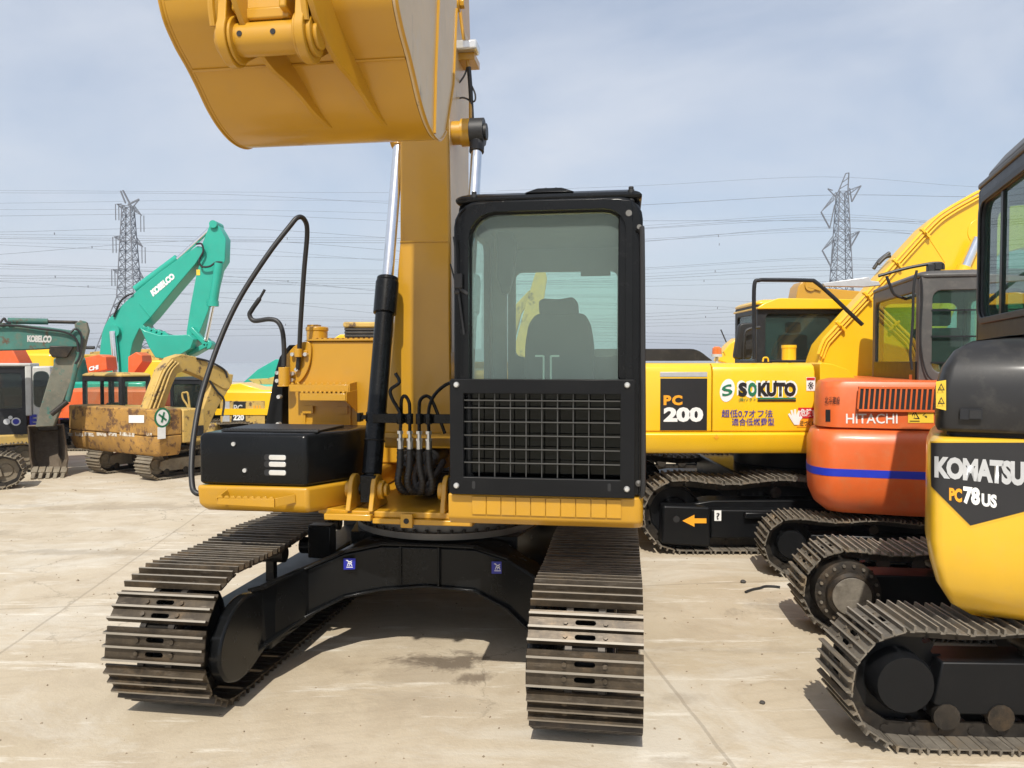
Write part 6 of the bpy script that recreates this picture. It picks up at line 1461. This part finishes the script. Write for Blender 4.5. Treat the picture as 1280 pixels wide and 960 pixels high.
# right: orange-yellow arm end and beacon machine
T, F = yard_machine('amber excavator whose arm end shows above the yellow cab roof', (wx(990, 15), wx(1120, 15), 15.5), None, 1.0, 2.0, yellow, None, cab_dark, [([(994, 379), (998, 358), (1003, 352), (1020, 352), (1030, 360), (1075, 364), (1100, 372), (1100, 382), (1050, 384)], -0.6, 0.5, yellow), ([(1095, 366), (1110, 366), (1110, 470), (1090, 470)], -0.55, 0.4, yellow)])
m = MB(); p = F.fy(1013, 357, -0.61); m.cyl(p, p - Vector((0, 0.03, 0)), 0.12, 18); m.bar(p + Vector((-0.05, -0.02, 0.02)), p + Vector((0.22, -0.02, -0.06)), 0.03, 0.12, (0, 0, 1)); m.build('pin_plate', yellow, T, 0.005)
T, F = yard_machine('yellow excavator with a small orange beacon, half hidden behind the dark mirror', (wx(896, 13), wx(960, 13), 14), None, 1.0, 1.9, yellow2, None, cab_dark, [([(898, 451), (904, 440), (912, 430), (922, 422), (930, 424), (930, 460)], -0.6, 0.4, yellow2)])
m = MB(); p = F.fy(896, 446, -0.9); m.cyl(p, p + Vector((0, 0, 0.05)), 0.1, 14); m.cyl(p - Vector((0, 0, 0.7)), p, 0.03, 8); m.build('beacon_stand', cream, T); m = MB(); m.lathe([(0.09, p.z + 0.051), (0.085, p.z + 0.16), (0.05, p.z + 0.19), (0.0, p.z + 0.19)], (p.x, -0.9, 0), 'z', 14); m.build('beacon', beacon_m, T)
tubepx(T, F, [(901, 412), (908, 428)], -0.8, 0.012, rubber, 'antenna', 5)

# ================================================================ pylons and wires
def pylon(px, Y, ytop, label, kind, yaw=0.0):
    F = Frame(wx(px, Y), Y, yaw)
    T = thing('pylon', label, 'pylon', F, group='lattice pylons on the horizon')
    H = F.fy(px, ytop, 0).z; u = Y / FPX          # metres per pixel here
    t = 0.085
    legs = MB()
    hb = H * 0.16; zw = H * 0.42; hw = 5.5 * u * 2
    def half(z):
        if z < zw: return hb + (10.5 * u - hb) * z / zw
        return 10.5 * u + (5.5 * u - 10.5 * u) * (z - zw) / (H * 0.9 - zw)
    zt = F.fy(px, 258 if kind == 'left' else 240, 0).z
    nb = 17; zs = [zt * (i / nb) ** 0.9 for i in range(nb + 1)]
    for sx in (-1, 1):
        for sy in (-1, 1):
            legs.loft([[(sx * half(z) + a, sy * half(z) + b, z) for a, b in ((-t, -t), (t, -t), (t, t), (-t, t))] for z in (0, zw, zt)])
    lo = legs.build('tower_leg', pylon_m, T); lo['kind'] = 'stuff'
    br = MB()
    for i in range(nb):
        z0, z1 = zs[i], zs[i + 1]; a, b = half(z0), half(z1)
        for s in (-1, 1):
            for q0, q1 in (((-a, s * a, z0), (b, s * b, z1)), ((a, s * a, z0), (-b, s * b, z1)), ((s * a, -a, z0), (s * b, b, z1)), ((s * a, a, z0), (s * b, -b, z1))):
                br.bar(q0, q1, 0.11, 0.11)
            br.bar((-b, s * b, z1), (b, s * b, z1), 0.11, 0.11); br.bar((s * b, -b, z1), (s * b, b, z1), 0.11, 0.11)
    br.build('lattice', pylon_m, T)['kind'] = 'stuff'
    def arm(z, xl, zl, xr, zr_, nm='cross_arm'):
        for s, x, ze in ((-1, xl, zl), (1, xr, zr_)):
            m = MB(); h = half(z); top = z + 6 * u
            tip = Vector((x, 0, ze))
            for yy in (-h, h):
                m.bar((s * h, yy, z), tip, 0.12, 0.12); m.bar((s * h, yy, top), tip, 0.12, 0.12)
                for k in range(1, 5):
                    f = k / 5; p = Vector((s * h, yy, z)).lerp(tip, f); q = Vector((s * h, yy, top)).lerp(tip, f - 0.1); m.bar(p, q, 0.07, 0.07)
            m.build(nm, pylon_m, T)['kind'] = 'stuff'
    ends = []
    Z = lambda py: F.fy(px, py, 0).z
    ins = MB()
    if kind == 'left':
        for zc, l, r in ((Z(262), (-14, Z(255)), (17, Z(269.5))), (Z(302), (-18, Z(296)), (18, Z(309))), (Z(344), (-20, Z(337)), (19, Z(349)))):
            arm(zc, l[0] * u, l[1], r[0] * u, r[1])
            for x, z in (l, r):
                for dx in (-1.5, 2.5): ins.cyl((x * u + dx * u, 0, z), (x * u + dx * u, 0, z - 20 * u), 0.1, 6)
                ends.append((x * u, z - 20 * u))
        m = MB(); m.bar((3 * u, 0, Z(256)), (-6 * u, 0, Z(238)), 0.5, 0.25); m.bar((-3 * u, 0, Z(254)), (-9 * u, 0, Z(238.5)), 0.3, 0.25); m.bar((0, 0, Z(256)), (14 * u, 0, Z(249)), 0.3, 0.3); m.bar((5 * u, 0, Z(260)), (14 * u, 0, Z(249.5)), 0.2, 0.2); m.build('tower_peak', pylon_m, T)
    else:
        for zc, l, r in ((Z(245), (-26, Z(265)), (23, Z(232))), (Z(300), (-24, Z(313)), (22, Z(289)))):
            arm(zc, l[0] * u, l[1], r[0] * u, r[1])
            for x, z in (l, r):
                s = -1 if x < 0 else 1; hx = s * 13 * u
                ins.cyl((x * u, 0, z), (x * u - s * 11 * u, 0, z - 20 * u), 0.18, 6); ins.cyl((hx * 0.7, 0, z + (0 if s > 0 else 12 * u) - 3 * u), (x * u - s * 11 * u, 0, z - 20 * u), 0.14, 6)
                ends.append((x * u - s * 11 * u, z - 20 * u))
        m = MB()
        for a, b in (((-5, 240), (4, 217)), ((7, 240), (8, 216)), ((4, 217), (8, 216)), ((0, 228), (8, 222)), ((-3, 236), (7, 230)), ((-18, 236), (-12, 238)), ((-18, 236), (-8, 246))): m.bar((a[0] * u, 0, Z(a[1])), (b[0] * u, 0, Z(b[1])), 0.25, 0.2)
        m.build('tower_peak', pylon_m, T)
    ins.build('insulator', pylon_m, T)['kind'] = 'stuff'
    return T
pylon(163, 170, 245, 'tall lattice pylon on the left, rising behind the bright teal arm', 'left')
pylon(1050, 185, 222, 'tall lattice pylon on the right, between the black cab and the yellow boom', 'right')
WG = 'power lines crossing the sky'
def wire(pts, Y, r=0.035, lab='thin grey power line crossing the sky between the pylons'):
    W = Frame(0, 0, 0); ps = [W.fy(x, y, Y) for x, y in pts]; ps = smoothpath(ps, 6)
    m = MB(); m.tube(ps, r, 4); o = m.build('power_line', wire_m); tag(o, lab, 'power line', WG); return o
rw = random.Random(3)
for y0, ym, y1 in ((241, 243, 258), (238, 240, 241), (254, 250, 252), (262, 262, 268), (270, 268, 279), (290, 285, 302), (293, 296, 298), (296, 299, 301), (298, 302, 304), (306, 318, 326), (303, 310, 332), (318, 300, 318), (330, 336, 338), (333, 339, 340), (336, 341, 343), (345, 352, 366), (344, 346, 350), (348, 350, 352), (351, 353, 355), (360, 356, 358), (372, 366, 368), (385, 378, 384), (392, 394, 398), (396, 400, 402), (402, 406, 410), (410, 398, 402), (330, 345, 372), (352, 372, 400), (420, 412, 408), (426, 420, 418)):
    wire([(-160, y0 - (ym - y0) * 0.5 + rw.uniform(-4, 4)), (0, y0), (280, ym), (560, y1), (800, y1 + (y1 - ym) * 0.4)], rw.uniform(165, 230), rw.uniform(0.03, 0.048), '%s power line in the left half of the sky, %s' % (('thin', 'near the pylon top') if ym < 275 else (('thin', 'behind the middle cross arms') if ym < 340 else ('faint', 'low above the parked machines'))))
for y0, y1, y2 in ((232, 221, 233), (256, 244, 246), (276, 276, 278), (282, 268, 280), (285, 271, 282), (286, 274, 284), (299, 286, 292), (301, 289, 296), (302, 284, 300), (335, 322, 330), (337, 324, 333), (342, 331, 336), (346, 334, 338), (349, 338, 340), (352, 345, 340), (358, 352, 348), (373, 378, 366), (380, 386, 370), (392, 380, 374), (396, 384, 378), (400, 392, 388), (404, 398, 392), (408, 402, 398), (416, 420, 410), (420, 424, 414), (424, 430, 418), (428, 434, 422)):
    wire([(620, y0 + (y0 - y1) * 0.6), (805, y0), (1030, y1), (1210, y2), (1420, y2 + (y2 - y1) * 0.8)], rw.uniform(185, 260), rw.uniform(0.035, 0.055), '%s power line in the right half of the sky, %s' % (('thin', 'level with the upper cross arms') if y0 < 290 else (('thin', 'below the lower cross arms') if y0 < 365 else ('faint', 'low above the yellow cab roof'))))
sp = MB()
W = Frame(0, 0, 0)
for px, py in ((68, 292), (115, 309), (69, 346), (110, 358), (359, 298), (360, 351.5), (357, 406), (899, 305.5), (898, 295), (894, 339), (880, 351), (897, 385), (882, 396)):
    m = MB(); p = W.fy(px, py, 175); m.box(p.x - 0.07, p.x + 0.07, p.y - 0.07, p.y + 0.07, p.z - 0.24, p.z + 0.24); o = m.build('line_spacer', pylon_m); tag(o, 'small dark spacer clipped on the power line bundle', 'spacer', 'spacers on the power lines')

# ================================================================ small things on the ground
G = Frame(0, 0, 0)
m = MB(); pts = smoothpath([G.fz(x, y, 0.012) for x, y in ((932, 740), (940, 737), (950, 735), (956, 733), (966, 733), (975, 734))], 5); m.tube(pts, 0.012, 7); o = m.build('loose_hose', rubber); tag(o, 'short black hose lying on the concrete left of the crawler track', 'hose')
def pebble(px, py, r, lab):
    m = MB(); c = G.fz(px, py, r * 0.45); vs = []
    for i, (zz, rr) in enumerate(((-0.5, 0.6), (0, 1.0), (0.45, 0.7), (0.65, 0.2))): vs.append([c + Vector((rr * r * math.cos(t) * random.uniform(.85, 1.15), rr * r * math.sin(t) * random.uniform(.85, 1.15), zz * r)) for t in [2 * math.pi * k / 8 for k in range(8)]])
    m.loft(vs); o = m.build('stone', simple('dark_stone', (0.05, 0.045, 0.04), 0.8)); tag(o, lab, 'stone')
pebble(953, 878, 0.018, 'dark stone on open concrete in front of the right track'); pebble(929, 727, 0.028, 'small dark clod beside the loose black hose')

# ================================================================ thin haze over the whole yard
hz = MB(); hz.box(-1600, 1600, -60, 2600, -1.0, 60); ho = hz.build('haze', bpy.data.materials.new('haze_air')); ho['kind'] = 'stuff'
hm_ = ho.data.materials[0]; hm_.use_nodes = True; hn_ = hm_.node_tree; hn_.nodes.clear()
ho_out = hn_.nodes.new('ShaderNodeOutputMaterial'); pv = hn_.nodes.new('ShaderNodeVolumePrincipled')
pv.inputs['Color'].default_value = (0.86, 0.92, 1.0, 1); pv.inputs['Density'].default_value = 0.0006; pv.inputs['Anisotropy'].default_value = 0.2
hn_.links.new(pv.outputs[0], ho_out.inputs['Volume'])
